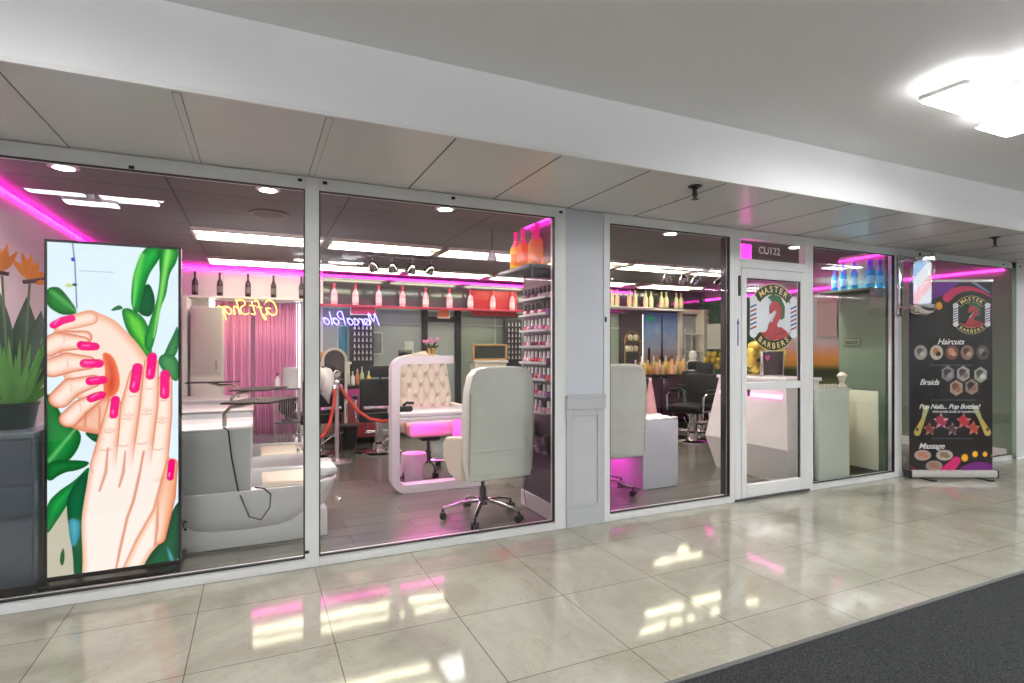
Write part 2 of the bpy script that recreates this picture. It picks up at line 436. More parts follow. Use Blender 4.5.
# cream-framed opening at the right of the far wall
oc = struct(MB().box(7.72, 7.80, 5.12, 5.25, 0, 2.15, .004).box(8.25, 8.40, 5.0, 5.25, 0, 2.15, .004).box(7.72, 8.40, 5.12, 5.25, 2.06, 2.15, .004), 'door_3', CREAM)
struct(MB().box(5.9, 7.72, 5.0, 5.2, 2.10, 2.14, .004), 'trim_4', WHITEG)

# ---- storefront along y = 0 (frame 60 mm deep)
FY0, FY1 = -.05, .02
def window(n, x0, x1, fl, fr, top=2.335, bottom=.06):
    g = struct(MB().box(x0+fl, x1-fr, -.040, -.034, bottom, top), 'window_%d' % n, GLASS)
    f = MB().box(x0, x0+fl, FY0, FY1, 0, 2.412, .003) if fl else MB()
    if fr: f.box(x1-fr, x1, FY0, FY1, 0, 2.412, .003)
    f.box(x0+fl, x1-fr, FY0, FY1, top, 2.412, .003).box(x0+fl, x1-fr, FY0, FY1, 0, bottom-.012, .003).box(x0+fl, x1-fr, FY0+.015, FY1, bottom-.014, bottom, .002)
    struct(f, 'window_frame', FRAME, g)
    q = MB().box(x0+fl, x0+fl+.008, -.046, -.020, bottom, top).box(x1-fr-.008, x1-fr, -.046, -.020, bottom, top).box(x0+fl, x1-fr, -.046, -.020, bottom, bottom+.008).box(x0+fl, x1-fr, -.046, -.020, top-.006, top)
    struct(q, 'window_gasket', GASK, g)
    return g
w1 = window(1, -1.72, .356, .05, .082)
struct(MB().box(XL, -1.72, .0, .12, 0, 2.412), 'wall_front_left', COLM)
struct(MB().box(8.69, XR, .0, .12, 0, 2.412), 'wall_front_right', COLM)
w2 = window(2, .356, 2.122, 0, .094)
w3 = window(3, 2.463, 3.835, .056, .055)
struct(MB().box(3.768, 3.79, .0, .05, .06, 2.335), 'window_reveal', mat('dark_reveal', (.035, .035, .035), .4), w3)
w4 = window(4, 4.79, 6.22, .055, .119)
w5 = window(5, 6.22, 8.69, 0, .20)
for w, pts in ((w1, [(-1.37, 2.37), (-.62, 2.345), (.245, 2.385), (.285, .10)]), (w2, [(.39, 2.385), (1.23, 2.385), (2.075, 2.375)]), (w5, [(6.75, 2.385), (8.2, 2.37), (8.58, 2.37)])):
    for (x, z) in pts: struct(MB().box(x-.013, x+.013, -.058, -.05, z-.009, z+.009, .002), 'clip', BLACK, w)
# column between the second and third panes
cw = struct(MB().box(2.122, 2.463, -.04, .12, 0, 2.412, .003), 'wall_pier', COLM)
struct(MB().box(2.122, 2.463, -.062, -.04, 0, .145, .004), 'plinth', COLG, cw)
struct(MB().box(2.118, 2.467, -.072, -.04, .89, .995, .004).box(2.118, 2.467, -.080, -.04, .975, 1.0, .004), 'chair_rail', COLG, cw)
struct(MB().box(2.122, 2.185, -.058, -.04, .145, .89, .003).box(2.400, 2.463, -.058, -.04, .145, .89, .003).box(2.185, 2.40, -.058, -.04, .84, .89, .003).box(2.185, 2.40, -.058, -.04, .145, .17, .003), 'panel_frame', COLG, cw)
struct(MB().box(2.185, 2.40, -.046, -.04, .17, .84), 'panel', mat('wainscot_panel', (.54, .56, .58), .5), cw)
struct(MB().box(2.470, 2.484, -.058, -.05, 1.56, 1.60, .002), 'clip', BLACK, cw)
# the door with its transom
jf = MB().box(3.835, 3.908, FY0, FY1, 0, 2.412, .003).box(4.735, 4.79, FY0, FY1, 0, 2.412, .003).box(3.908, 4.735, FY0, FY1, 2.335, 2.412, .003).box(3.908, 4.735, FY0, FY1, 2.075, 2.155, .003)
d1 = struct(jf, 'door_1', FRAME)
struct(MB().box(3.908, 4.735, -.040, -.034, 2.155, 2.335), 'transom_glass', GLASS, d1)
lf = MB().box(3.912, 3.975, -.055, -.01, .025, 2.07, .004).box(4.672, 4.731, -.055, -.01, .025, 2.07, .004).box(3.975, 4.672, -.055, -.01, 1.985, 2.07, .004).box(3.975, 4.672, -.055, -.01, .025, .135, .004).box(3.975, 4.672, -.055, -.01, .985, 1.05, .004)
struct(lf, 'door_leaf', FRAME, d1)
struct(MB().box(3.975, 4.672, -.045, -.039, .135, .985).box(3.975, 4.672, -.045, -.039, 1.05, 1.985), 'door_glass', GLASS, d1)
struct(MB().box(3.975, 4.672, -.042, -.022, 1.977, 1.985).box(3.975, 3.982, -.042, -.022, 1.05, 1.985).box(4.665, 4.672, -.042, -.022, .135, 1.985), 'door_gasket', GASK, d1)
struct(MB().box(3.835, 4.79, -.06, .03, 0, .022, .003), 'threshold', DARKM, d1)
struct(MB().box(3.872, 3.895, -.064, -.05, 1.82, 2.0, .004).box(3.876, 3.891, -.068, -.06, 1.86, 1.9, .002), 'lock_plate', BLACK, d1)
struct(MB().box(3.975, 4.0, -.07, -.055, .93, .99, .003), 'door_pull', DARKM, d1)
struct(MB().box(3.866, 3.874, -.055, -.05, 1.38, 1.58).prism([(3.858, 1.57), (3.882, 1.57), (3.870, 1.62)], -.055, -.05), 'arrow_sticker', mat('navy_sticker', (.03, .06, .30), .5), d1)
cu = text_obj('unit_number', 'CU122', .095, mat('white_vinyl', (.85, .85, .85), .5), d1, (4.13, -.043, 2.215), off=.0015)
for q_ in (w1, w2, w3, w4, w5, cw, d1): q_.location.y = .05
led_front = None
# ================================================================ lamps of the corridor
def corridor_lamp(x, y, label):
    t = thing('ceiling_lamp', label, 'ceiling lamp', (x, y, 2.765), 0, 'geometric ceiling lamps in the corridor')
    MB().box(-.22, .22, -.10, .10, -.045, 0, .006).build('base', WHITEG, t)
    LT = emit('lamp_diffuser', (1., 1., 1.), LAMPS)
    for k, (a, b, c, d, z) in enumerate([(-.50, -.08, -.02, .22, -.075), (-.30, .12, -.27, -.06, -.095), (.0, .45, -.16, .10, -.065), (.16, .52, .12, .28, -.085)]):
        fr = MB(); fr.prism(rrect(a, b, c, d, .035), z-.012, z+.012, 'z'); o = fr.build('light_panel', WHITEG, t)
        MB().prism(rrect(a+.012, b-.012, c+.012, d-.012, .028), z-.017, z-.0125, 'z').build('diffuser', LT, o)
        MB().prism(rrect(a+.02, b-.02, c+.02, d-.02, .028), z+.0125, z+.015, 'z').build('uplight', emit('lamp_uplight', (1., .985, .96), 7.), o)
        MB().box((a+b)/2-.02, (a+b)/2+.02, (c+d)/2-.02, (c+d)/2+.02, z+.012, -.04).build('strut', WHITEG, o)
    return t
LAMPS = 17.
corridor_lamp(3.72, -2.05, 'white geometric panel lamp glowing on corridor ceiling at the upper right')
corridor_lamp(-1.25, -2.3, 'geometric panel lamp on corridor ceiling, seen mirrored in the left pane')
for k_, x_ in enumerate((-3.5, 1.0, 5.6, 10.2)): corridor_lamp(x_, -5.3, 'added fill lamp of the unseen row behind the viewer, %s along the corridor' % ORD[k_])  # row added out of view as fill light for the corridor
corridor_lamp(8.6, -2.2, 'geometric panel lamp on corridor ceiling far along to the right')
UPL = emit('fill_uplighter_panel', (1., 1., 1.), 46.)  # pendants added out of view to lift the corridor ceiling
for k_, x_ in enumerate((-3.4, .2, 3.8, 7.4, 11.)):
    t = thing('fill_uplighter', 'added unseen pendant lamp above the viewer, %s along the corridor' % ORD[k_], 'ceiling lamp', (x_, -4.1, 2.765), 0, 'added pendant uplighters over the carpet')
    h_ = MB().box(-.75, .75, -.14, .14, -.40, -.35, .01).build('housing', WHITEG, t)
    MB().box(-.72, .72, -.115, .115, -.35, -.345).build('light_panel', UPL, h_)
    for q_ in (-.6, .6): MB().cyl((q_, 0, -.35), (q_, 0, 0), .004, 6).build('cable', DARKM, t)
for (x, y, w) in ((2.607, -.835, 'above the column'), (6.387, -.742, 'near the roll-up banner')):
    t = thing('sprinkler_head', 'black fire sprinkler head on the soffit '+w, 'sprinkler', (x, y, 2.415))
    MB().lathe([(.045, 0), (.045, -.006), (.02, -.012), (.02, -.022)]).build('escutcheon', BLACK, t)
    MB().tube([(0, 0, -.02), (0, 0, -.075)], .012).tube([(-.016, 0, -.03), (-.02, 0, -.06), (0, 0, -.085)], .004).tube([(.016, 0, -.03), (.02, 0, -.06), (0, 0, -.085)], .004).lathe([(.024, -.088), (.024, -.084), (.004, -.080)]).build('nozzle', BLACK, t)

# ================================================================ lights inside the shop
TUBE = emit('fluorescent_tube', (1., .94, .68), 9.)
TUBW = emit('cool_diffuser', (1., .98, .93), 5.)
TRIM = mat('troffer_trim', (.75, .72, .62), .5)
TREF = mat('troffer_reflector', (.07, .065, .035), .4)
def troffer(x, y, label, cool=False):
    t = thing('ceiling_troffer', label, 'ceiling light', (x, y, 2.52), 0, 'fluorescent troffers on the shop ceiling')
    MB().box(-.61, .61, -.255, -.235, -.035, 0).box(-.61, .61, .235, .255, -.035, 0).box(-.61, -.59, -.235, .235, -.035, 0).box(.59, .61, -.235, .235, -.035, 0).build('frame', TRIM, t)
    if cool: MB().box(-.59, .59, -.235, .235, -.03, -.02).build('diffuser', TUBW, t)
    else:
        MB().box(-.59, .59, -.235, .235, -.006, -.001).build('reflector', TREF, t)
        for s in (-1, 1): MB().box(-.58, .58, s*.185-.035, s*.185+.035, -.034, -.018, .004).build('tube', TUBE, t)
    return t
nm = ['first', 'second', 'third', 'fourth', 'fifth', 'sixth']
for k, x in enumerate((.04, 1.33, 2.62, 3.95, 5.25, 6.6)):
    troffer(x, 2.72, 'long fluorescent ceiling light in the nearer row, %s from the left' % nm[k], cool=(k == 2))
for k, x in enumerate((.04, 1.38, 2.70, 4.05, 5.45, 7.0)):
    troffer(x, 4.55, 'long fluorescent ceiling light in the farther row, %s from the left' % nm[k])
SPOT = emit('spot_lens', (1., .96, .88), 24.)
for k, x in enumerate((-1.12, .08, 1.43, 3.80, 5.6)):
    t = thing('downlight', 'round downlight in the ceiling behind the glass, %s from the left' % ORD[k], 'downlight', (x, .80, 2.52), 0, 'round downlights behind the glass')
    MB().lathe([(.085, 0), (.085, -.008), (.06, -.012), (.058, -.004)], seg=24).build('ring', WHITEG, t)
    MB().lathe([(.056, -.010), (.056, -.0125)], seg=24).build('lens', SPOT, t)
    ld = bpy.data.lights.new('downlight_beam', 'AREA'); ld.shape = 'DISK'; ld.size = .11; ld.energy = 9; ld.color = (1., .95, .88); ld.spread = 2.6
    lo = bpy.data.objects.new('downlight_beam', ld); COL.objects.link(lo); lo.parent = t; lo.location = (0, 0, -.016)
# ceiling speaker grille
t = thing('ceiling_speaker', 'round brown ceiling speaker grille between downlights and long lights', 'speaker', (.10, 1.6, 2.52))
MB().lathe([(.16, 0), (.16, -.012), (.13, -.014)], seg=28).build('ring', mat('brown_grey', (.16, .14, .12), .5), t)
MB().lathe([(.125, -.012), (.125, -.015), (.05, -.017), (.001, -.017)], seg=28).build('grille', mat('brown_mesh', (.10, .085, .07), .6), t)

def led(name, pts, label, r=.009, m=PINKLED):
    return tag(MB().tube(pts, r, 8).build(name, m), label, 'LED strip')
led('led_strip', [(-1.638, .1, 2.48), (-1.638, 5.1, 2.48)], 'pink LED strip running back along the top of the left wall', .012)
led('led_strip', [(-1.0, 5.186, 2.475), (6.6, 5.186, 2.435)], 'pink LED strip across the far wall above the shelf of bottles', .014)
led('led_strip', [(2.09, .10, 2.37), (2.09, .66, 2.38)], 'short pink LED strip above the amber bottles', .009)
led('led_strip', [(6.07, .08, 2.36), (6.07, .60, 2.35)], 'short pink LED strip above the blue bottles', .009)
led('led_strip', [(8.387, .08, 2.33), (8.387, 5.1, 2.35)], 'pink LED strip running back along the right side wall', .013)
led('led_strip', [(-1.6, .14, 2.508), (8.3, .14, 2.508)], 'pink LED strip hidden along the ceiling just inside the top of the glass', .010, emit('soft_pink_led', (1., .012, .52), 5.))
def spot_light(t, x, lean, on):
    h = MB().tube([(x, 0, -.03), (x, 0, -.09)], .006)
    o = h.build('stem', DARKM, t)
    R = Matrix.Rotation(lean, 3, 'Y') @ Matrix.Rotation(.5, 3, 'X')
    s = MB().lathe([(.015, .03), (.036, .015), (.052, -.025), (.064, -.07), (.066, -.088), (.058, -.088)], (x, 0, -.11), 18, R).build('spot_head', SPOTM, t)
    if on: MB().lathe([(.056, -.074), (.056, -.080)], (x, 0, -.11), 18, R).build('bulb', SPOT if on == 2 else mat('grey_lens', (.30, .30, .30), .2), s)
def track(x0, x1, y, z, heads, label):
    t = thing('track_light', label, 'track light', (x0, y, 2.52))
    w = x1-x0; dz = z-2.52
    MB().box(-.02, w+.02, -.011, .011, dz-.028, dz-.008, .003).build('track_bar', DARKM, t)
    for q in (.2, .8): MB().cyl((w*q, 0, dz-.01), (w*q, 0, 0), .006).build('rod', DARKM, t)
    for i, h in enumerate(heads):
        n0 = len(t.children); spot_light(t, h-x0, (-.5, -.3, .2, .4)[i % 4], 1)
        for c in t.children:
            pass
    for c in t.children:
        if c.name.split('.')[0] in ('stem', 'spot_head'): c.location.z = dz
    return t
track(1.24, 2.05, 3.15, 2.49, (1.27, 1.51, 1.76, 2.0), 'track light with four chrome spots hanging behind the second pane')
track(4.94, 6.10, 2.30, 2.44, (5.02, 5.31, 5.55, 5.99), 'track light with four chrome spots hanging behind the third pane')
t = thing('ceiling_spot', 'single lit spot hanging beside the amber bottles', 'spotlight', (2.08, 1.35, 2.52))
MB().cyl((0, 0, 0), (0, 0, -.22), .006).build('rod', DARKM, t)
s = MB().lathe([(.014, .03), (.03, .01), (.042, -.02), (.05, -.06), (.045, -.062)], (0, 0, -.25), 18).build('spot_head', WHITEG, t)
MB().lathe([(.044, -.05), (.044, -.056)], (0, 0, -.25), 18).build('bulb', SPOT, s)
t = thing('light_box', 'small glowing pink light box behind the glass above the door', 'light box', (4.10, .12, 2.16))
MB().box(-.075, .075, 0, .05, 0, .16, .012).build('glowing_box', emit('pink_box', (1., .03, .55), 1.6), t)
MB().box(-.08, .08, .05, .06, -.005, .165).build('back_plate', BLACK, t)

# camera
cam = bpy.data.cameras.new('camera'); co = bpy.data.objects.new('camera', cam); COL.objects.link(co)
cam.sensor_width = 36; cam.lens = 36*558/1024; cam.shift_y = 7.5/1024; cam.clip_start = .05
co.location = (0, -3.65, 1.35); co.rotation_euler = (PI/2, 0, -math.atan(256/558)); SC.camera = co
w = bpy.data.worlds.new('world'); SC.world = w; w.use_nodes = True
w.node_tree.nodes['Background'].inputs[0].default_value = (.95, .97, 1., 1); w.node_tree.nodes['Background'].inputs[1].default_value = 2.0
SC.view_settings.view_transform = 'Standard'; SC.view_settings.look = 'None'; SC.view_settings.gamma = 1; SC.view_settings.exposure = EXPO
SC.view_settings.use_curve_mapping = False
SC.cycles.use_denoising = True
SC.cycles.max_bounces = 10; SC.cycles.transparent_max_bounces = 16; SC.cycles.sample_clamp_indirect = 6
SC.cycles.caustics_reflective = False; SC.cycles.caustics_refractive = False
# ================================================================ left side: plant, display, cabinet
BLUEG = mat('slate_laminate', (.10, .12, .155), .3, var=.04)
t = thing('storage_cabinet', 'slate grey cabinet under the potted flowering plant at the left edge', 'cabinet', (-1.38, .46, 0))
MB().box(-.28, .28, -.25, .25, .06, .865, .006).build('body', BLUEG, t)
MB().box(-.29, .285, -.27, .27, .865, .895, .004).build('top', mat('slate_top', (.16, .19, .23), .25), t)
MB().box(-.26, .26, -.22, .22, 0, .06).build('plinth', BLACK, t)
for z0, z1 in ((.08, .43), (.45, .60), (.62, .85)):
    d = MB().box(-.27, .27, -.262, -.25, z0, z1, .004).build('drawer', BLUEG, t)

LEAFD = mat('dark_leaf', (.025, .075, .03), .4, var=.3, nscale=12)
LEAFG = mat('fresh_leaf', (.16, .42, .09), .4, var=.3, nscale=12)
STEM = mat('leaf_stem', (.12, .20, .07), .5, var=.2)
ORANGE = mat('orange_petal', (.95, .26, .02), .5, var=.15)
BEAK = mat('dark_spathe', (.10, .05, .06), .5)
def blade(p0, p1, w, bend, m, name, parent, n=8, fold=.25):
    """A leaf: a curved, pointed, lightly folded blade with thickness."""
    p0, p1 = Vector(p0), Vector(p1); d = (p1-p0); side = d.cross(Vector((0, 1, 0))).normalized(); nrm = side.cross(d).normalized()
    b = MB(); rows = []
    for i in range(n+1):
        s = i/n; c = p0+d*s+nrm*(bend*math.sin(s*PI*.5)*s)
        ww = w*(math.sin(PI*min(1, .08+.92*s)**.8))*.5+.001
        rows.append([b.bm.verts.new(c-side*ww+nrm*ww*fold), b.bm.verts.new(c), b.bm.verts.new(c+side*ww+nrm*ww*fold),
                     b.bm.verts.new(c+side*ww+nrm*(ww*fold+.002)), b.bm.verts.new(c+nrm*.002), b.bm.verts.new(c-side*ww+nrm*(ww*fold+.002))])
    for i in range(n):
        for k in range(6): b.bm.faces.new((rows[i][k], rows[i][(k+1) % 6], rows[i+1][(k+1) % 6], rows[i+1][k]))
    return b.build(name, m, parent)
t = thing('potted_flower', 'bird of paradise plant with orange flowers in a dark pot on the slate cabinet', 'plant', (-1.255, .45, .895))
MB().lathe([(.085, 0), (.105, .13), (.112, .135), (.112, .15), (.098, .15), (.095, .125), (.001, .12)], seg=24).build('pot', mat('dark_green_pot', (.02, .04, .035), .4), t)
MB().lathe([(.094, .118), (.06, .130), (.001, .134)], seg=20).build('soil', mat('soil', (.05, .035, .025), .9, bump=.5), t)
for (x, y, z, w, bnd) in ((-.10, .0, .72, .13, .05), (.03, .03, .66, .14, .04), (.10, -.02, .58, .13, .08), (.18, .04, .62, .12, .1), (-.2, .05, .6, .12, .05)):
    MB().tube([(x*.1, y*.2, .1), (x*.4, y*.5, z*.3), (x*.7, y*.8, z*.5)], .006).build('stem', STEM, t)
    blade((x*.7, y*.8, z*.42), (x, y, z+.10), w, bnd, LEAFD, 'leaf', t)
rnd = random.Random(3)
for k in range(64):
    a = rnd.uniform(0, 2*PI); r = rnd.uniform(.04, .20); z = rnd.uniform(.20, .58)
    blade((math.cos(a)*.03, math.sin(a)*.03, .12), (math.cos(a)*r, math.sin(a)*r*.8, z), rnd.uniform(.02, .034), rnd.uniform(.0, .04), LEAFG, 'leaf', t)
for (x, y, z, s) in ((-.05, -.03, .90, -1), (.07, -.02, .86, 1), (-.20, 0, .86, 1)):
    st = MB().tube([(x*.2, 0, .1), (x*.7, y*.6, .45), (x*1.0, y, z-.03)], .006).build('flower_stem', STEM, t)
    MB().tube([(x-.03*s, y, z-.02), (x+.03*s, y, z-.01), (x+.12*s, y, z+.03)], [.012, .014, .002], 8).build('spathe', BEAK, st)
    for (dx, dz) in ((-.075, .11), (-.03, .15), (.01, .14), (.05, .10), (.09, .04), (.08, -.03), (-.01, .09)):
        blade((x, y-.005, z), (x+dx*s, y-.02, z+dz), .036, .0, ORANGE, 'petal', st, 5)

# ---- freestanding LED poster display
PIC = {
 'wall_low': [(-0.05, 0.37), (0.194, 0.495), (0.194, -0.062), (-0.05, -0.019)],
 'leafA': [(-0.007, 1.631), (0.047, 1.648), (0.084, 1.606), (0.148, 1.495), (0.084, 1.481), (0.042, 1.495), (-0.007, 1.54)],
 'leafB': [(0.467, 1.906), (0.551, 1.913), (0.542, 1.835), (0.5, 1.766), (0.477, 1.71), (0.453, 1.61), (0.435, 1.49), (0.394, 1.532), (0.398, 1.684), (0.426, 1.805)],
 'leafC': [(0.542, 1.912), (0.642, 1.92), (0.631, 1.819), (0.589, 1.749), (0.575, 1.615), (0.542, 1.537), (0.528, 1.404), (0.495, 1.261), (0.453, 1.315), (0.49, 1.458), (0.528, 1.591), (0.542, 1.724), (0.537, 1.812)],
 'leafD': [(0.477, 1.715), (0.523, 1.591), (0.5, 1.48), (0.444, 1.49), (0.421, 1.533)],
 'leafE': [(0.349, 1.531), (0.398, 1.532), (0.481, 1.458), (0.504, 1.272), (0.49, 1.206), (0.38, 1.38), (0.353, 1.477)],
 'leafF': [(0.286, 1.51), (0.335, 1.554), (0.36, 1.531), (0.34, 1.52)],
 'leafG': [(0.637, 1.45), (0.613, 1.383), (0.575, 1.294), (0.547, 1.216), (0.585, 1.216), (0.642, 1.271)],
 'leafH': [(0.528, 1.201), (0.547, 1.267), (0.642, 1.244), (0.642, 1.077), (0.585, 1.123)],
 'leafI': [(-0.015, 1.094), (0.059, 0.936), (0.076, 0.873), (0.169, 0.81), (0.126, 0.671), (0.018, 0.597), (-0.015, 0.6)],
 'leafJ': [(0.169, 0.815), (0.247, 0.8), (0.234, 0.737), (0.186, 0.782)],
 'leafK': [(-0.013, 0.666), (0.165, 0.651), (0.203, 0.63), (0.146, 0.594), (0.07, 0.589), (-0.004, 0.526)],
 'leafL': [(-0.009, 0.412), (0.051, 0.486), (0.127, 0.537), (0.203, 0.63), (0.179, 0.52), (0.108, 0.433), (0.042, 0.313), (-0.009, 0.227)],
 'leafM': [(0.089, 0.47), (0.194, 0.613), (0.179, 0.472), (0.17, 0.273), (0.16, -0.056), (0.122, -0.049), (0.117, 0.139), (0.089, 0.33)],
 'teal': [(0.096, 0.329), (0.155, 0.31), (0.15, 0.205), (0.117, 0.139), (0.098, 0.235)],
 'leafN': [(0.053, 0.09), (0.072, 0.175), (0.081, 0.109), (0.07, 0.047)],
 'green_low': [(0.655, 0.384), (0.655, -0.067), (0.392, -0.097), (0.454, 0.015), (0.558, 0.147), (0.601, 0.303)],
 'streak': [(0.569, 0.121), (0.612, 0.027), (0.628, -0.025), (0.59, -0.007)],
 'palmA': [(0.018, 1.417), (0.092, 1.466), (0.19, 1.524), (0.247, 1.496), (0.317, 1.46), (0.371, 1.396), (0.435, 1.315), (0.49, 1.217), (0.528, 1.139), (0.49, 0.876), (0.221, 0.89), (0.067, 1.106), (0.051, 1.314)],
 'underA': [(0.076, 0.873), (0.16, 0.9), (0.247, 1.023), (0.326, 0.988), (0.273, 0.787), (0.177, 0.809), (0.109, 0.84)],
 'gapA': [(0.247, 1.279), (0.309, 1.257), (0.344, 1.127), (0.335, 1.031), (0.273, 0.99), (0.256, 1.076), (0.273, 1.161)],
 'palmB': [(0.208, 0.671), (0.382, 0.778), (0.601, 0.69), (0.606, 0.39), (0.579, 0.244), (0.558, 0.135), (0.495, 0.07), (0.433, -0.055), (0.423, -0.126), (0.16, -0.08), (0.163, 0.085), (0.155, 0.298), (0.17, 0.426)],
 'fingA1': [(0.001, 1.464), (0.067, 1.476), (0.169, 1.458), (0.221, 1.406), (0.169, 1.416), (0.135, 1.331), (0.059, 1.31), (-0.015, 1.258), (-0.015, 1.402)],
 'thumbA': [(0.059, 1.418), (0.135, 1.451), (0.195, 1.468)],
 'fA1': [(0.018, 1.314), (0.076, 1.345), (0.169, 1.357)],
 'fA2': [(0.001, 1.299), (0.051, 1.331), (0.16, 1.326)],
 'fA2b': [(0.026, 1.186), (0.092, 1.211), (0.186, 1.21)],
 'fA3': [(0.059, 1.009), (0.109, 1.07), (0.212, 1.104)],
 'fA4': [(0.101, 0.892), (0.152, 0.953), (0.229, 1.008)],
 'fB1': [(0.313, 0.967), (0.295, 0.839), (0.26, 0.614)],
 'fB2': [(0.421, 1.137), (0.389, 0.931), (0.335, 0.589)],
 'fB3': [(0.498, 1.201), (0.481, 0.96), (0.43, 0.581)],
 'fB4': [(0.568, 1.101), (0.556, 0.902), (0.518, 0.551)],
 'thumbB': [(0.601, 0.59), (0.579, 0.393), (0.532, 0.151)],
 'n1': [(0.03, 1.425), (0.067, 1.451), (0.109, 1.465)],
 'n2': [(0.156, 1.314), (0.221, 1.304)],
 'n2b': [(0.165, 1.305), (0.212, 1.305)],
 'n3': [(0.173, 1.207), (0.238, 1.206)],
 'n4': [(0.199, 1.104), (0.256, 1.11)],
 'n5': [(0.203, 1.003), (0.251, 1.023)],
 'm1': [(0.319, 0.994), (0.31, 0.903)],
 'm2': [(0.428, 1.18), (0.412, 1.055)],
 'm3': [(0.503, 1.245), (0.492, 1.13)],
 'm4': [(0.568, 1.139), (0.566, 1.012)],
 'm5': [(0.603, 0.602), (0.595, 0.509)],
 'c1': [(0.282, 0.713), (0.272, 0.57), (0.242, 0.466)],
 'c2': [(0.367, 0.683), (0.357, 0.562), (0.337, 0.48)],
 'c3': [(0.459, 0.676), (0.433, 0.519), (0.407, 0.387), (0.377, 0.294), (0.342, 0.117), (0.319, -0.018)],
 'c4': [(0.579, 0.617), (0.542, 0.459), (0.511, 0.326), (0.423, 0.154), (0.357, -0.006)],
 'c5': [(0.532, 0.373), (0.527, 0.213), (0.516, 0.104)],
 'c6': [(0.177, 0.925), (0.173, 0.846)],
 'c7': [(0.242, 0.959), (0.242, 0.832)],
 'w1': [(0.114, 1.911), (0.126, 1.786), (0.135, 1.524)],
 'w2': [(0.148, 1.74), (0.309, 1.739)],
 'hB': [(0.453, 1.851), (0.421, 1.718), (0.408, 1.543)],
 'hC': [(0.585, 1.893), (0.558, 1.692), (0.537, 1.536), (0.509, 1.36)],
 'hI': [(0.126, 0.828), (0.009, 0.66)],
 'hA': [(0.018, 1.614), (0.084, 1.554), (0.135, 1.498)],
 'hE': [(0.371, 1.51), (0.435, 1.403), (0.49, 1.272)],
 'hK': [(0.165, 0.651), (0.005, 0.56)],
}

SK = (1., .88, .82); SKE = (.90, .55, .42); NAIL = (1., .06, .52); NE = (.88, .0, .40)
cv = Canvas(.637, 1.895, 240, (.88, .94, .98))
cv.noise(.02, 30)
P = PIC
cv.poly(P['wall_low'], (.76, .73, .66), smooth=0)
cv.line(P['w1'], .003, (.40, .48, .66)); cv.line(P['w2'], .0015, (.62, .68, .74))
cv.ell(.118, 1.803, .010, .012, (.25, .35, .75)); cv.ell(.098, 1.653, .016, .010, (.80, .85, .45)); cv.ell(.125, 1.658, .012, .008, (.2, .35, .4))
G1, G1E = (.14, .68, .26), (.03, .42, .16)
for k in ('leafG', 'leafH', 'leafF'): cv.poly(P[k], (.30, .58, .34), (.12, .40, .22), .03)
cv.poly(P['leafD'], (.07, .38, .22), (.03, .27, .13), .03)
cv.poly(P['leafE'], (.40, .80, .25), (.06, .42, .18), .04)
cv.poly(P['leafB'], G1, G1E, .035); cv.line(P['hB'], [.012, .016, .005], (.50, .88, .40), soft=6, op=.8)
cv.poly(P['leafC'], (.30, .72, .28), G1E, .035); cv.line(P['hC'], [.012, .012, .01, .005], (.62, .92, .45), soft=6, op=.8)
cv.poly(P['leafA'], (.14, .50, .20), (.06, .32, .12), .03); cv.line(P['hA'], [.01, .012, .004], (.40, .74, .36), soft=5, op=.7)
cv.poly(P['leafI'], (.10, .52, .22), (.04, .34, .13), .05); cv.line(P['hI'], [.006, .01], (.52, .84, .48), soft=6, op=.7)
cv.poly(P['leafJ'], (.05, .38, .20), (.03, .28, .15), .02)
cv.poly(P['leafK'], (.08, .48, .20), (.03, .32, .12), .04)
cv.poly(P['leafL'], (.12, .62, .28), (.05, .40, .16), .04)
cv.poly(P['leafM'], (.05, .38, .22), (.03, .28, .16), .03); cv.poly(P['teal'], (.35, .68, .78), (.14, .50, .55), .03)
cv.poly(P['leafN'], (.22, .40, .20), (.12, .28, .12), .01)
cv.poly(P['green_low'], (.10, .36, .22), (.05, .24, .15), .05); cv.poly(P['streak'], (.45, .72, .78), (.15, .45, .45), .02)
cv.poly(P['palmA'], SK, (.93, .66, .54), .05)
cv.poly(P['underA'], (.96, .74, .64), (.88, .50, .38), .04)
cv.poly(P['gapA'], (.80, .20, .10), (.96, .50, .36), .05)
for k, r in (('fA1', [.042, .046, .035]), ('fA2', [.05, .052, .034]), ('fA2b', [.052, .055, .036]), ('fA3', [.05, .05, .033]), ('fA4', [.045, .042, .028])):
    cv.line([(x, z) for x, z in P[k]], [q+.004 for q in r], (.80, .40, .30))
    cv.line(P[k], r, (1., .90, .85), SKE)
cv.line(P['thumbA'], [.03, .042, .04], (1., .88, .82), SKE)
for k, w in (('n1', .020), ('n2', .022), ('n2b', .024), ('n3', .025), ('n4', .024), ('n5', .022)):
    cv.line(P[k], w, NAIL, NE); cv.line([(x*.6+P[k][0][0]*.4, z+.006) for x, z in P[k][:2]], .005, (1., .62, .82), op=.7, soft=3)
cv.poly(P['palmB'], (1., .93, .90), (.93, .66, .52), .07)
cv.line(P['thumbB'], [.035, .045, .04], (.97, .72, .58), (.87, .45, .30))
for k, r in (('fB4', [.034, .046, .058]), ('fB3', [.034, .050, .060]), ('fB2', [.033, .048, .062]), ('fB1', [.030, .042, .060])):
    cv.line(P[k], [q+.004 for q in r], (.84, .48, .36)); cv.line(P[k], r, (1., .92, .87), (.93, .62, .50))
cv.line([(x+.0, z) for x, z in P['c3']], [.008]*len(P['c3']), (.85, .50, .38), soft=5, op=.75)
mb_, sb_ = cv.polymask(P['palmB'])
cv.put(np.clip((.80-cv.Z)/.22, 0, 1)**1.2*mb_*np.clip(sb_/.03, .3, 1)*np.clip((.60-cv.X)/.1, 0, 1), (1., .93, .90))
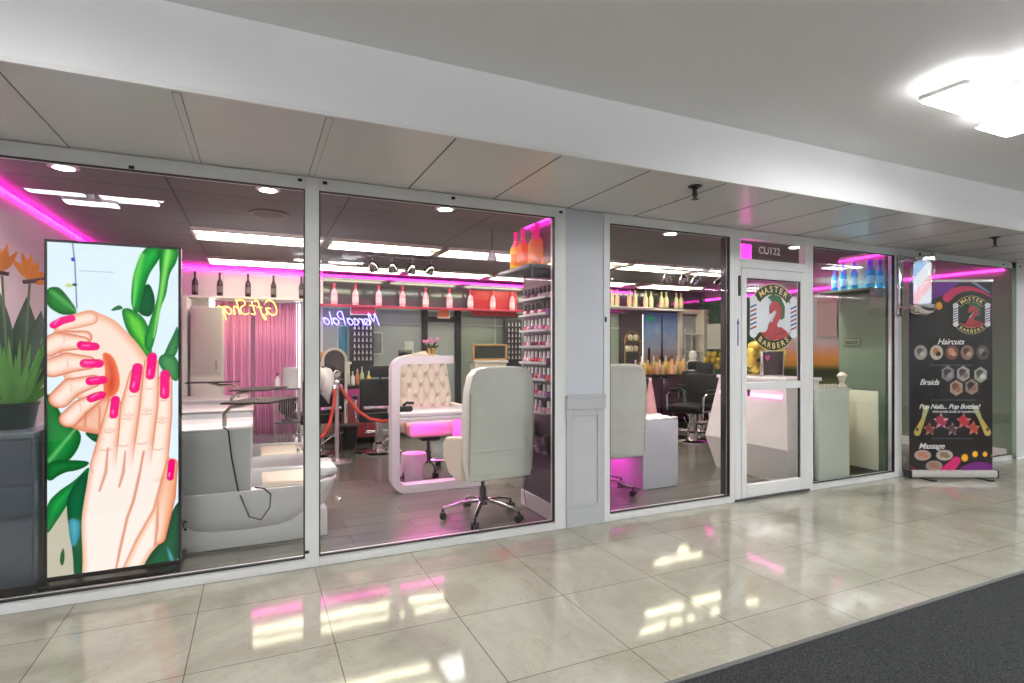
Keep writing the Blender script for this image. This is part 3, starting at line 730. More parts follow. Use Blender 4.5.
for k in ('c1', 'c2', 'c3', 'c4', 'c5', 'c6', 'c7'):
    cv.line(P[k], [.003]+[.006]*(len(P[k])-2)+[.004], (.80, .40, .28), soft=4, op=.75)
cv.line([(x+.012, z) for x, z in P['c4']], [.01]*len(P['c4']), (.97, .70, .50), soft=8, op=.5)
for k in ('fB1', 'fB2', 'fB3', 'fB4'):
    a, m0, b_ = P[k]
    for (p0, p1, f, w) in ((a, m0, .62, .016), (m0, b_, .10, .022), (m0, b_, .16, .022), (m0, b_, .62, .024)):
        x, z = p0[0]+(p1[0]-p0[0])*f, p0[1]+(p1[1]-p0[1])*f
        cv.line([(x-w, z+.004), (x, z-.004), (x+w, z+.004)], .0022, (.86, .55, .44), soft=3, op=.75)
        if w == .022: cv.ell(x, z+.012, .012, .008, (.97, .78, .70), (1., .90, .85))
for k in ('fA1', 'fA2b', 'fA3', 'fA4'):
    x, z = P[k][1]; cv.line([(x-.004, z+.02), (x+.004, z), (x-.002, z-.02)], .0022, (.88, .60, .50), soft=3, op=.6)
for k, w in (('m1', .021), ('m2', .026), ('m3', .024), ('m4', .025), ('m5', .018)):
    cv.line(P[k], w, NAIL, NE)
    a, b_ = P[k][0], P[k][-1]; cv.line([(a[0]*.3+b_[0]*.7-.006, a[1]*.3+b_[1]*.7), (b_[0]-.006, b_[1]+.01)], .004, (1., .72, .88), op=.8, soft=3)
t = thing('advertising_display', 'tall glowing display showing two hands with pink nails behind left pane', 'screen', (-1.07, .30, 0))
cv.mesh('screen', vcol_mat('display_picture', 1.18/2**EXPO), t, (.0015, -.003, .06))
MB().box(-.012, .652, .0, .07, .045, 1.97, .006).build('housing', BLACK, t)
MB().box(-.012, .652, -.006, .0, .045, .062).box(-.012, .652, -.006, 0, 1.955, 1.97).box(-.012, .0, -.006, 0, .062, 1.955).box(.640, .652, -.006, 0, .062, 1.955).build('bezel', BLACK, t)
MB().box(-.02, .66, -.10, .25, .018, .045, .006).build('base_plate', BLKGLOSS, t)
for x in (.03, .60):
    for y in (-.07, .2): MB().cyl((x-.01, y, .012), (x+.01, y, .012), .012).build('caster', mat('grey_rubber', (.25, .25, .25), .6), t)

# ================================================================ pedicure stations
PORC = mat('porcelain_white', (.72, .72, .73), .22, var=.015)
PGREY = mat('pedicure_panel', (.52, .54, .55), .35, var=.02)
BASIN = mat('cream_basin', (.72, .66, .56), .3)
def pedicure(loc, label, arm=True, tub=True):
    t = thing('pedicure_station', label, 'pedicure chair', loc, 0, 'pedicure stations in a row')
    MB().box(-.70, .47, .06, .72, 0, .20, .01).build('plinth', PORC, t)
    # boat-like hull
    b = MB(); n = 28
    def ring(s, z):
        out = []
        for k in range(n):
            a = 2*PI*k/n; ca, sa = math.cos(a), math.sin(a)
            x = (.62*abs(ca)**.55*(1 if ca > 0 else -1)); y = .38*abs(sa)**.7*(1 if sa > 0 else -1)
            if ca > 0: y *= 1-.28*ca**3
            out.append(b.bm.verts.new((-.06+x*s, .38+y*(s*.5+.5), z)))
        return out
    R = [ring(.62, .10), ring(.80, .14), ring(.93, .22), ring(1.0, .34), ring(1.015, .375), ring(1.0, .39), ring(.93, .39), ring(.90, .375), ring(.86, .25), ring(.70, .22)]
    for A, Bq in zip(R, R[1:]):
        for k in range(n): b.bm.faces.new((A[k], A[(k+1) % n], Bq[(k+1) % n], Bq[k]))
    b.bm.faces.new(R[0]); b.bm.faces.new(R[-1][::-1])
    b.build('tub', PORC, t)
    MB().box(.04, .40, .12, .62, .370, .384, .006).box(.07, .37, .16, .58, .385, .388).build('basin', BASIN, t)
    MB().box(-.68, -.03, .08, .70, .37, .805, .012).build('chair_box', PGREY, t)
    MB().box(-.69, -.02, .07, .71, .795, .812, .006).build('box_cap', PORC, t)
    MB().box(.40, .56, .20, .60, .40, .47, .03).build('foot_rest', PORC, t)
    MB().tube([(.53, .06, .27), (.55, .02, .27), (.55, .0, .25)], .010).build('drain_handle', CHROME, t)
    for (x, y) in ((.36, .14), (.40, .30)):
        MB().lathe([(.018, .385), (.018, .41), (.01, .42)], (x, y, 0)).build('tap', CHROME, t)
    for z in (.17, .22, .27): MB().cyl((-.42, .05+.0, z), (-.42, .035, z), .008).build('jet_button', CHROME, t)
    if arm:
        a = MB().tube([(-.20, .20, .81), (-.20, .19, .90), (-.16, .17, .945), (-.07, .16, .96), (.02, .16, .985)], .015, 10).build('table_arm', mat('bronze_arm', (.45, .38, .33), .25, .8), t)
        q = MB().prism([(-.22, -.07), (.08, -.12), (.27, .07), (-.02, .13)], -.006, .006, 'z').build('arm_tray', mat('dark_tray', (.035, .03, .03), .55, spec=.2), a); q.location = (0, .15, .985); q.rotation_euler = (.08, 0, 0)
    return t
pedicure((0, .52, 0), 'nearest white pedicure station, long tub with grey box behind the display')
pedicure((0, 1.80, 0), 'second white pedicure station, directly behind the nearest one')
t3 = thing('pedicure_station', 'farthest pedicure station, only its pink-lit box showing behind the others', 'pedicure chair', (-.06, 2.95, 0), 0, 'pedicure stations in a row')
MB().box(-.70, .05, .06, .72, 0, .20, .01).build('plinth', PORC, t3)
MB().box(-.68, -.03, .08, .70, .20, .805, .012).build('chair_box', PGREY, t3)
MB().box(-.69, -.02, .07, .71, .795, .812, .006).build('box_cap', PORC, t3)
a = MB().tube([(-.12, .30, .81), (-.12, .28, .93), (-.20, .27, .95), (-.30, .26, .955), (-.40, .26, .985)], .016, 10).build('table_arm', MATS['bronze_arm'], t3)
MB().prism([(-.62, .15), (-.18, .12), (-.10, .27), (-.60, .32)], .985, .997, 'z').build('arm_tray', MATS['dark_tray'], a)
tag(MB().tube([(-.20, .585, .82), (-.17, .572, .80), (-.15, .56, .62), (-.11, .54, .40), (-.04, .45, .235), (.03, .40, .22), (.085, .42, .29), (.09, .46, .37), (.05, .52, .398), (-.005, .57, .40)], .0055, 8).build('power_cord', BLACK), 'black power cord looping over the side of the nearest pedicure tub', 'cord')
tag(MB().tube([(-.50, .50, .42), (-.45, .47, .36), (-.42, .46, .22), (-.47, .47, .14), (-.52, .48, .12)], .005, 8).build('power_cord', BLACK), 'short black cord hanging beside the right edge of the glowing display', 'cord')

# ---- curtain of strings, white cabinet, stand
PINKC = mat('pink_curtain', (.85, .33, .62), .6, var=.12, nscale=30)
b = MB(); n = 150
x0, x1 = -.52, .57
vs = []
for i in range(n+1):
    x = x0+(x1-x0)*i/n; y = 5.14+.012*math.sin(i*1.35)+.008*math.sin(i*.37)
    vs.append([b.bm.verts.new((x, y, z)) for z in (.10+.04*math.sin(i*.9)**2, .7, 1.3, 2.02)])
for i in range(n):
    if i % 7 == 6 or 62 < i < 70: continue
    for k in range(3): b.bm.faces.new((vs[i][k], vs[i+1][k], vs[i+1][k+1], vs[i][k+1]))
o = b.build('string_curtain', PINKC); sm = o.modifiers.new('Solidify', 'SOLIDIFY'); sm.thickness = .004
tag(o, 'pink string curtain hanging in the doorway of the far wall', 'curtain')
tag(MB().cyl((-.58, 5.14, 2.03), (.60, 5.14, 2.03), .012).build('curtain_rod', WHITEG), 'white rod carrying the pink string curtain', 'rod')
t = thing('wall_cabinet', 'cream cabinet standing left of the pink string curtain', 'cabinet', (-.60, 4.75, 0))
CRM = mat('warm_white', (.78, .75, .70), .4)
MB().box(-.17, .20, -.15, .40, .10, 1.90, .008).build('body', CRM, t)
MB().box(-.15, .18, -.165, -.15, 1.02, 1.88, .004).build('door', CRM, t); MB().box(-.15, .18, -.165, -.15, .14, .98, .004).build('door', CRM, t)
MB().box(.12, .135, -.18, -.165, 1.08, 1.2, .003).build('handle', CHROME, t); MB().box(-.17, .20, -.13, .40, 0, .10).build('plinth', BLACK, t)
tag(MB().box(-.92, -.80, 4.6, 5.15, 0, 2.03, .02).build('wall_post', WHITE), 'white post at the far left corner beside the cream cabinet', 'post')
t = thing('wire_stand', 'silver wire stand with shelves in front of the pink curtain', 'stand', (.33, 3.4, 0))
for x in (-.13, .13):
    for y in (-.12, .12): MB().cyl((x, y, 0), (x, y, .90), .008).build('post', CHROME, t)
for z in (.12, .50, .885):
    s = MB().box(-.14, .14, -.13, .13, z-.006, z+.006, .002).build('shelf', DARKM, t)
for x in np.linspace(-.12, .12, 11): MB().cyl((x, -.125, .12), (x, -.125, .88), .003, 6).build('wire', CHROME, t)
t = thing('wax_pot', 'white tub standing on top of the silver wire stand', 'pot', (.37, 3.42, .892))
MB().lathe([(.085, 0), (.09, .22), (.094, .225), (.094, .24), (.08, .24), (.078, .02), (.001, .02)], seg=22).build('tub', WHITEG, t)
MB().tube([(-.09, 0, .18), (-.13, 0, .10), (-.11, 0, .02)], .006).build('handle', CHROME, t)
t = thing('round_fan', 'dark round fan standing on the middle shelf of the wire stand', 'fan', (.33, 3.4, .507))
MB().cyl((0, -.03, .17), (0, .04, .17), .10, 22).build('drum', BLKGLOSS, t)
MB().box(-.06, .06, -.04, .05, 0, .02, .004).cyl((0, 0, .0), (0, 0, .08), .015).build('foot', BLACK, t)
t = thing('white_bottle', 'small white bottle standing beside the tub on the wire stand', 'bottle', (.225, 3.32, .892))
MB().lathe([(.03, 0), (.032, .10), (.015, .13), (.012, .15), (.001, .15)], seg=14).build('bottle_body', WHITEG, t)
MB().lathe([(.014, .15), (.014, .18), (.001, .18)], seg=12).build('cap', BLACK, t)

# ================================================================ far shelf and bottles
t = thing('wall_shelf', 'white shelf on the far wall carrying the dark wine bottles', 'shelf', (-1.0, 5.1, 2.07))
MB().box(0, 1.72, -.14, .12, -.02, .01, .004).build('board', WHITEG, t)
t = thing('wall_shelf', 'long red-edged shelf on the far wall carrying the pink bottles', 'shelf', (.78, 5.1, 2.0))
MB().box(0, 3.62, -.14, .10, -.01, .01, .003).build('board', WHITEG, t)
MB().box(0, 3.62, -.155, -.14, -.022, .014, .003).build('edge_band', mat('red_edge', (.55, .04, .10), .4), t)
MB().box(5.16-.78, 7.0-.78, -.14, .10, .13, .15, .003).build('board', WHITEG, t)
def bottle(kind, body, neck, label, loc, group, h=.30, r=.038, cap=None, cat='bottle', tall=False):
    t = thing(kind, label, cat, loc, 0, group)
    MB().lathe([(r*.9, 0), (r, .01), (r, h*.52), (r*.85, h*.60), (r*.42, h*.70), (r*.36, h*.74), (r*.001, h*.745)], seg=16).build('bottle_body', body, t)
    q_ = [(r*1.004, h*.50), (r*.855, h*.602), (r*.43, h*.70)] if tall else []
    MB().lathe(q_+[(r*.37, h*.73), (r*.36, h*.9), (r*.44, h*.91), (r*.44, h*.97), (r*.001, h*.975)], seg=12).build('neck', neck, t)
    MB().lathe([(r*1.01, h*.15), (r*1.012, h*.16), (r*1.012, h*.40), (r*1.01, h*.41)], seg=16).build('bottle_label', cap, t) if cap else None
    return t
WINE = mat('dark_wine_glass', (.02, .012, .015), .12)
PKB = mat('pink_bottle_glass', (.80, .42, .55), .15); PKC = mat('red_foil', (.75, .04, .12), .35)
wb = bottle('wine_bottle', WINE, BLACK, 'dark wine bottle on the far white shelf, first from the left', (-.754, 5.05, 2.08), 'dark wine bottles on the far shelf', cap=mat('dark_paper', (.14, .11, .12), .6), h=.335)
for k, x in enumerate((-.455, -.102, .228, .605)): dup(wb, (x, 5.05, 2.08), label='dark wine bottle on the far white shelf, %s from the left' % ORD[k+1])
pb = bottle('rose_bottle', PKB, PKC, 'pink bottle with red neck on the far shelf, first from the left', (1.06, 5.02, 2.01), 'pink bottles on the far shelf', cap=mat('rose_label', (.85, .6, .7), .5), h=.33, r=.048)
for k, x in enumerate((1.37, 1.72, 2.09, 2.46, 2.86, 3.22, 3.62, 3.98)): dup(pb, (x, 5.02, 2.01), label='pink bottle with red neck on the far shelf, %s from the left' % ORD[k+1])
YB = mat('pale_yellow_glass', (.70, .74, .45), .12); YC = mat('yellow_foil', (.70, .66, .22), .35)
yb = bottle('champagne_bottle', YB, YC, 'pale yellow bottle on the right far shelf, first from the left', (6.02, 5.02, 2.15), 'pale yellow bottles on the right far shelf', cap=mat('peach_label', (.85, .62, .42), .5), h=.32, r=.045)
for k, x in enumerate((6.14, 6.42, 6.55, 6.80, 6.93, 7.18, 7.30, 7.55, 7.67)): dup(yb, (x, 5.02, 2.15), label='pale yellow bottle on the right far shelf, %s from the left' % ORD[(k+1) % 10])

# ================================================================ wing wall with nail polish, x = 2.12
WING = mat('plum_wall', (.055, .035, .05), .3)
w_ = struct(MB().box(2.12, 2.24, .13, .74, 0, 2.40), 'wall_wing', WING)
struct(MB().box(2.10, 2.12, .13, .74, 0, .13, .003), 'baseboard_wing', WHITEG)
t = thing('bottle_shelf', 'dark shelf at the top of the plum wall holding amber bottles', 'shelf', (2.12, .13, 2.0))
MB().box(-.24, 0, 0, .62, -.03, .0, .004).build('board', mat('dark_grey_board', (.10, .10, .12), .35), t)
MB().box(-.20, -.0, .02, .05, -.10, -.03, .003).build('bracket', DARKM, t)
AMB = mat('amber_glass', (.95, .38, .03), .1, var=.2); AMC = glow_mat('magenta_foil', (.90, .05, .55))
tag(MB().box(2.085, 2.105, .15, .72, 2.001, 2.016, .003).build('led_strip', emit('amber_led', (1., .72, .28), 9.)), 'amber light strip lying behind the amber bottles', 'LED strip')
for k, (x, y, c) in enumerate(((1.985, .60, (.95, .75, .08)), (1.975, .44, (.90, .40, .05)), (2.02, .33, (.95, .52, .05)), (1.99, .22, (.85, .28, .05)), (2.08, .44, (.9, .5, .1)))):
    bottle('amber_bottle', glow_mat('amber_glass_%d' % k, c), AMC, 'amber bottle with magenta neck on the dark shelf, %s from the far end' % ORD[k], (x, y, 2.0), 'amber bottles over the nail polish', h=.34, r=.048, cap=glow_mat('orange_label', (.95, .35, .05)), tall=True)
# eight clear ledges of nail polish
POL = [mat('polish_cap_dark', (.05, .04, .05), .3), mat('polish_cap_white', (.75, .72, .75), .3)]
PC = [(.55, .05, .18), (.75, .35, .50), (.20, .05, .15), (.60, .10, .10), (.80, .60, .62), (.30, .10, .35)]
PCM = [mat('polish_%d' % i, c, .15) for i, c in enumerate(PC)]
protos = {}
for r in range(8):
    z = 1.752-.130*r
    L = ['topmost', 'second', 'third', 'fourth', 'fifth', 'sixth', 'seventh', 'lowest'][r]
    t = thing('polish_ledge', 'clear ledge of nail polish on the plum wall, %s %s' % (L, 'ledge' if r in (0, 7) else 'from the top'), 'shelf', (2.12, .16, z), 0, 'clear ledges on the plum wall')
    MB().box(-.085, 0, 0, .48, -.004, .0).build('ledge', ACRYL, t)
    MB().box(-.088, -.085, 0, .48, -.004, .016).build('lip', mat('frosty_edge', (.38, .38, .40), .2), t)
    for k in range(7):
        y = .19+.068*k; ck = rnd.randrange(6); cm = 0 if r < 2 else (1 if r < 6 else rnd.randrange(2))
        key = (ck, cm)
        lab = 'nail polish on the %s clear ledge of the plum wall, %s from the near end' % (L, ORD[k])
        if key not in protos:
            p = thing('nail_polish', lab, 'nail polish', (2.075, y, z), 0, 'nail polish bottles on the clear ledges')
            MB().lathe([(.022, 0), (.023, .005), (.023, .038), (.011, .048), (.001, .048)], seg=10).build('bottle_body', PCM[ck], p)
            MB().lathe([(.013, .045), (.013, .055), (.010, .098), (.001, .099)], seg=10).build('cap', POL[cm], p)
            protos[key] = p
        else: dup(protos[key], (2.075, y, z), label=lab)
t = thing('wall_phone', 'silver and black gadget plugged on the low plum wall behind the chair', 'gadget', (2.10, .56, .62))
MB().box(-.05, .02, -.07, .07, 0, .12, .012).build('body', mat('silver_plastic', (.40, .40, .42), .3), t)
MB().box(-.055, -.05, -.05, .05, .02, .10, .004).build('face', BLACK, t)
MB().tube([(-.02, .03, .0), (-.03, .05, -.20), (-.02, .02, -.36), (-.03, .06, -.5), (-.01, .05, -.60)], .004).build('cord', BLACK, t)
tag(MB().box(2.112, 2.119, .13, .50, .50, .66, .002).build('wall_strip', BLKGLOSS), 'black strip along the low plum wall behind the grey chair', 'strip')
# ================================================================ seating
SLIP = mat('grey_slipcover', (.72, .72, .68), .75, var=.05, nscale=14, bump=.25)
BEIGE = mat('beige_leather', (.74, .66, .55), .45, var=.03)
def star_base(t, h, r=.32, rot=0., m=None):
    st = MB().lathe([(.035, .10), (.04, .16), (.03, .17), (.028, .24), (.016, .25), (.016, h)], seg=14).build('gas_column', DARKM, t)
    for k in range(5):
        a = rot+k*2*PI/5; c, s = math.cos(a), math.sin(a)
        l = MB().tube([(c*.02, s*.02, .135), (c*r*.5, s*r*.5, .125), (c*r, s*r, .085)], [.024, .020, .014], 8, squash=.7).build('leg', m or CHROME, t)
        w = MB()
        for d in (-.018, .018): w.cyl((c*r-s*(d-.010), s*r+c*(d-.010), .028), (c*r-s*(d+.010), s*r+c*(d+.010), .028), .028)
        w.cyl((c*r, s*r, .03), (c*r, s*r, .085), .010)
        w.build('caster', BLACK, l)
def office_chair(loc, rz, label):
    """Big slip-covered chair; it faces local +y."""
    t = thing('salon_chair', label, 'chair', loc, rz, 'grey-covered salon chairs at the manicure desks')
    star_base(t, .40, rot=.3)
    MB().box(-.12, .12, -.14, .14, .385, .415, .006).build('seat_plate', BLACK, t)
    def lean(v): # the back tips away from the seat
        z = v.co.z; v.co.y -= .05*max(0, z-.45)**1.3+.04*(1-(v.co.x/.34)**2)*.6
    out_l = [(x_*.86, z_+.06*max(0, (.75-z_)/.44)) for x_, z_ in [(-.30, .31), (.30, .31), (.33, .45), (.335, .80), (.322, 1.04), (.295, 1.15), (.25, 1.195), (.16, 1.215), (-.16, 1.215), (-.25, 1.195), (-.295, 1.15), (-.322, 1.04), (-.335, .80), (-.33, .45)]]
    b = MB(); rings = []
    for (y, k) in ((-.31, .955), (-.325, .0), (-.30, 1.), (-.20, 1.), (-.175, .955)):
        if k: rings.append([b.bm.verts.new((x*k, y, .76+(z-.76)*(k if z > .76 else 1-.5*(1-k)))) for x, z in out_l])
    for A, Bq in zip(rings, rings[1:]):
        for k in range(14): b.bm.faces.new((A[k], A[(k+1) % 14], Bq[(k+1) % 14], Bq[k]))
    b.bm.faces.new(rings[0]); b.bm.faces.new(rings[-1])
    bmesh.ops.triangulate(b.bm, faces=[f for f in b.bm.faces if len(f.verts) > 4])
    bmesh.ops.subdivide_edges(b.bm, edges=b.bm.edges[:], cuts=2, use_grid_fill=True)
    for v in b.bm.verts: lean(v)
    o = b.build('backrest', SLIP, t)
    for zz_ in (.60,): MB().tube([(x, -.338-.05*max(0, zz_-.45)**1.3-.024*(1-(x/.34)**2), zz_) for x in np.linspace(-.28, .28, 9)], .004, 6).build('seam', SLIP, o)
    for s in (-1, 1): MB().tube([(s*.268, -.318-.05*max(0, z-.45)**1.3, z) for z in np.linspace(.42, 1.02, 9)], .006, 6).build('seam', mat('grey_piping', (.45, .46, .43), .6), o)
    for (x, z, l) in ((-.02, .42, .42), (.05, .405, .3)): MB().tube([(x-l/2, -.345, z), (x, -.352, z+.008), (x+l/2, -.345, z)], .003, 5).build('fold', SLIP, o)
    MB().box(-.25, .25, -.20, .27, .42, .55, .05, 3).build('seat', BEIGE, t)
    for s in (-1, 1):
        p = [(-.24, .36), (-.16, .35), (.0, .38), (.10, .47), (.13, .60), (.06, .66), (-.24, .70)]
        q = MB().prism(p, s*.245, s*.30, 'x').build('armrest', BEIGE, t)
        bv = q.modifiers.new('Bevel', 'BEVEL'); bv.width = .02; bv.segments = 3
    return t
office_chair((1.66, .53, 0), .08, 'grey-covered salon chair seen from behind in the second pane, left of the column')
office_chair((2.96, .80, 0), .0, 'grey-covered salon chair in the third pane, half hidden by the white column')

def tufted_chair(loc, rz, label):
    t = thing('tufted_chair', label, 'chair', loc, rz)
    star_base(t, .38, .30, .9)
    MB().box(-.10, .10, -.12, .12, .36, .40, .006).build('seat_plate', BLACK, t)
    s = MB().box(-.27, .27, -.24, .30, .41, .58, .06, 4).build('seat', BEIGE, t)
    b = MB(); nu, nv = 60, 72; Wd, Ht = .57, .80
    tf = []
    for r in range(6):
        for c in range(4 + (r % 2 == 0)): tf.append(((c-(1.5 if r % 2 else 2))*.125, .13+r*.115))
    def fr(u, v):
        x = (u-.5)*Wd*(1-.10*max(0, v-.85)*6*.5)*(.93+.07*math.sin(PI*min(1, v*1.2))); z = v*Ht
        e = min(u, 1-u, v+.2, 1-v); edge = max(0, 1-e/.10)
        y = .065*(1-edge**2.2)
        for (tx, tz) in tf:
            d = math.hypot(x-tx, z-tz); y -= .035*math.exp(-(d/.026)**2)
        # diamond creases
        q = min(abs(math.sin(PI*(x/.125+ (z-.13)/.23))), abs(math.sin(PI*(x/.125-(z-.13)/.23))))
        y -= .012*math.exp(-(q/.18)**2)*(1-edge)
        if v > .92:
            k = (v-.92)/.08; z -= .06*abs(2*u-1)**3*k; 
        return (x, -.24-.12*v+0-.0-y+.30+.13*v+.12*v, .46+z)
    # the front of the back faces local -y toward the desk side
    g = MB(); 
    def F(u, v): p = fr(u, v); return (p[0], p[1], p[2])
    g.grid(F, nu, nv)
    back = [[g.bm.verts.new((F(i/6, j/6)[0], .20+.15*j/6, F(i/6, j/6)[2])) for j in range(7)] for i in range(7)]
    for i in range(6):
        for j in range(6): g.bm.faces.new((back[i][j], back[i][j+1], back[i+1][j+1], back[i+1][j]))
    g.build('backrest', BEIGE, t)
    bt = MB()
    for (tx, tz) in tf:
        v = tz/Ht; bt.ell((tx, fr(.5+tx/Wd, v)[1]-.002, .46+tz), .011, .007, .011, 8, 5)
    bt.build('button', mat('tan_button', (.48, .40, .31), .5), t)
    MB().tube([(-.285, .16, .50), (-.30, .20, .80), (-.27, .26, 1.10), (-.20, .31, 1.25), (0, .33, 1.285), (.20, .31, 1.25), (.27, .26, 1.10), (.30, .20, .80), (.285, .16, .50)], .03, 10).build('back_roll', BEIGE, t)
    for sx in (-1, 1):
        a = MB().tube([(sx*.29, -.16, .45), (sx*.31, -.20, .60), (sx*.31, -.17, .70), (sx*.31, .05, .71), (sx*.30, .18, .66)], .011, 8).build('arm_frame', GOLD, t)
        MB().box(sx*.31-.03, sx*.31+.03, -.20, .12, .705, .745, .015, 3).build('arm_pad', BEIGE, a)
    return t
tufted_chair((1.72, 2.30, 0), 0., 'beige tufted salon chair facing the glass behind the pink-lit desk')

# ================================================================ manicure desk with rounded frame
LILAC = mat('lilac_white_lacquer', (.74, .66, .74), .25, var=.01)
t = thing('manicure_desk', 'lilac white manicure desk with tall rounded frame and pink glow under its top', 'desk', (1.14, 1.50, 0))
out_ = [(.60, 1.285)]+[(x, z) for x, z in arc(.14, 1.145, .14, 90, 180, 7)]+[(x, z) for x, z in arc(.14, .14, .14, 180, 270, 7)]+[(.95, 0)]
inn_ = [(.95, .075)]+arc(.14, .14, .065, 270, 180, 6)+arc(.14, 1.145, .065, 180, 90, 6)+[(.60, 1.21)]
MB().prism(out_+inn_, 0, .13, 'y').build('frame', LILAC, t)
MB().box(.06, .98, -.0, .48, .705, .75, .012).build('desk_top', LILAC, t)
MB().box(.74, .96, .10, .46, .075, .705, .01).build('side_cabinet', mat('pink_lit_panel', (.80, .60, .74), .35), t)  # white panel, the LED's pink light put into its colour
MB().box(.08, .98, .0, .02, .665, .705, .003).build('apron', LILAC, t)
MB().box(.10, .72, .30, .33, .690, .704, .003).build('led_strip', emit('bright_pink_led', (1., .06, .62), 32.), t)
t = thing('rose_plant', 'pink flowers in a gold pot standing on top of the rounded frame', 'flowers', (1.54, 1.565, 1.286))
MB().lathe([(.030, 0), (.042, .075), (.038, .075), (.034, .06), (.001, .06)], seg=16).build('pot', GOLD, t)
PET = mat('pink_petal', (.85, .22, .50), .6, var=.2)
for k in range(9):
    a = k*.7; r = .03+.045*rnd.random(); z = .11+.06*rnd.random()
    MB().tube([(0, 0, .06), (math.cos(a)*r*.6, math.sin(a)*r*.6, z*.8), (math.cos(a)*r, math.sin(a)*r, z)], .002, 5).build('stem', STEM, t)
    f = MB()
    for j in range(5):
        b_ = j*2*PI/5; f.ell((math.cos(a)*r+.008*math.cos(b_), math.sin(a)*r, z+.008*math.sin(b_)), .008, .007, .008, 7, 5)
    f.build('blossom', PET, t)
for k in range(5): blade((0, 0, .065), (math.cos(k*1.3)*.08, math.sin(k*1.3)*.05, .10+.01*k), .022, .01, LEAFD, 'leaf', t, 5)
t = thing('nail_drill', 'black nail dryer gadget lying on the left end of the lilac desk', 'gadget', (1.30, 1.66, .751))
MB().box(-.07, .07, -.05, .05, 0, .05, .015).build('body', BLACK, t); MB().tube([(-.02, 0, .05), (.02, 0, .08), (.09, 0, .075)], .014).build('hand_piece', BLKGLOSS, t)
t = thing('waste_bin', 'small white bin with a liner inside the pink-lit frame of the manicure desk', 'bin', (1.44, 1.85, 0))
BINM = mat('white_bin', (.72, .66, .70), .4)
MB().lathe([(.085, 0), (.09, .01), (.118, .30), (.122, .30), (.122, .285), (.112, .28), (.082, .02), (.001, .02)], seg=26).build('bin_body', BINM, t)
MB().lathe([(.125, .305), (.127, .28), (.130, .245), (.126, .22), (.122, .25), (.119, .29), (.118, .308)], seg=22).build('liner', mat('bin_liner', (.75, .60, .70), .3, bump=.4), t)
MB().prism([(-.11, .28), (-.16, .14), (-.13, .08), (-.10, .2)], -.03, .0, 'y').build('liner_tail', MATS['bin_liner'], t)

# ================================================================ stanchion, ropes and the barber stations behind
ROPE = mat('red_velvet', (.62, .05, .03), .7, var=.15, nscale=60)
t = thing('rope_stanchion', 'chrome queue post carrying two red velvet ropes', 'stanchion', (.88, 3.30, 0))
SATIN = mat('satin_chrome', (.88, .88, .88), .3, 1.)
MB().lathe([(.17, 0), (.17, .012), (.12, .028), (.03, .04), (.001, .04)], seg=28).build('base', SATIN, t)
MB().cyl((0, 0, .03), (0, 0, .93), .024).build('post', SATIN, t)
MB().lathe([(.032, .92), (.038, .94), (.036, .96), (.028, .98), (.036, 1.0), (.048, 1.03), (.045, 1.065), (.02, 1.09), (.001, 1.095)], seg=18).build('finial', CHROME, t)
def rope(pts, label):
    t = thing('velvet_rope', label, 'rope', pts[0])
    o = Vector(pts[0]); P_ = [Vector(p)-o for p in pts]
    q = []
    for i in range(len(P_)-1):
        for k in range(4): q.append(P_[i].lerp(P_[i+1], k/4))
    q.append(P_[-1])
    MB().tube(q, .019, 10).build('rope', ROPE, t)
    MB().tube([q[0], q[0].lerp(q[1], .9)], .023).build('end_hook', CHROME, t)
rope([(.86, 3.27, .92), (.84, 3.22, .72), (.79, 3.18, .50), (.72, 3.14, .36), (.64, 3.10, .31), (.50, 3.05, .38)], 'red velvet rope hanging left from the chrome post')
rope([(.91, 3.30, .92), (1.0, 3.28, .76), (1.12, 3.26, .60), (1.26, 3.24, .50), (1.42, 3.22, .46), (1.62, 3.20, .50)], 'red velvet rope hanging right from the chrome post')
def barber_chair(loc, rz, label, group='black barber chairs'):
    t = thing('barber_chair', label, 'barber chair', loc, rz, group)
    MB().lathe([(.30, 0), (.30, .015), (.26, .035), (.10, .05), (.001, .05)], seg=30).build('base_disc', CHROME, t)
    MB().lathe([(.08, .05), (.075, .12), (.05, .14), (.05, .40), (.001, .40)], seg=18).build('pump_column', CHROME, t)
    MB().box(-.26, .26, -.24, .27, .42, .54, .035, 3).build('seat', BLKLEA, t)
    MB().box(-.25, .25, -.34, -.24, .55, .98, .035, 3).build('backrest', BLKLEA, t)
    MB().box(-.13, .13, -.40, -.34, 1.0, 1.14, .03, 3).tube([(0, -.35, .9), (0, -.37, 1.03)], .012).build('headrest', BLKLEA, t)
    MB().box(-.20, .20, -.352, -.342, .60, .64, .003).build('back_bar', CHROME, t)
    for s in (-1, 1):
        a = MB().tube([(s*.29, -.30, .50), (s*.30, -.28, .70), (s*.30, .10, .72), (s*.29, .22, .66), (s*.28, .22, .46), (s*.28, -.1, .44)], .016, 8).build('arm_frame', CHROME, t)
        MB().box(s*.30-.035, s*.30+.035, -.22, .12, .72, .76, .015).build('arm_pad', BLKLEA, a)
    f = MB().tube([(-.15, .24, .45), (-.15, .42, .22), (.15, .42, .22), (.15, .24, .45)], .012, 8).build('footrest_frame', CHROME, t)
    MB().box(-.18, .18, .36, .48, .20, .215, .004).build('foot_plate', CHROME, f)
    MB().tube([(.06, -.05, .15), (.2, -.15, .28), (.26, -.22, .30)], .010).build('pump_lever', CHROME, t)
    return t
bc = barber_chair((1.46, 3.70, 0), -.15, 'black barber chair behind the rope, left of the pink-lit desk')
dup(bc, (5.85, 2.72, 0), 1.9, label='black and chrome barber chair nearest to the white reception desk')
dup(bc, (6.6, 3.35, 0), 2.6, label='black and chrome barber chair farther behind, in front of the black bottle counter')
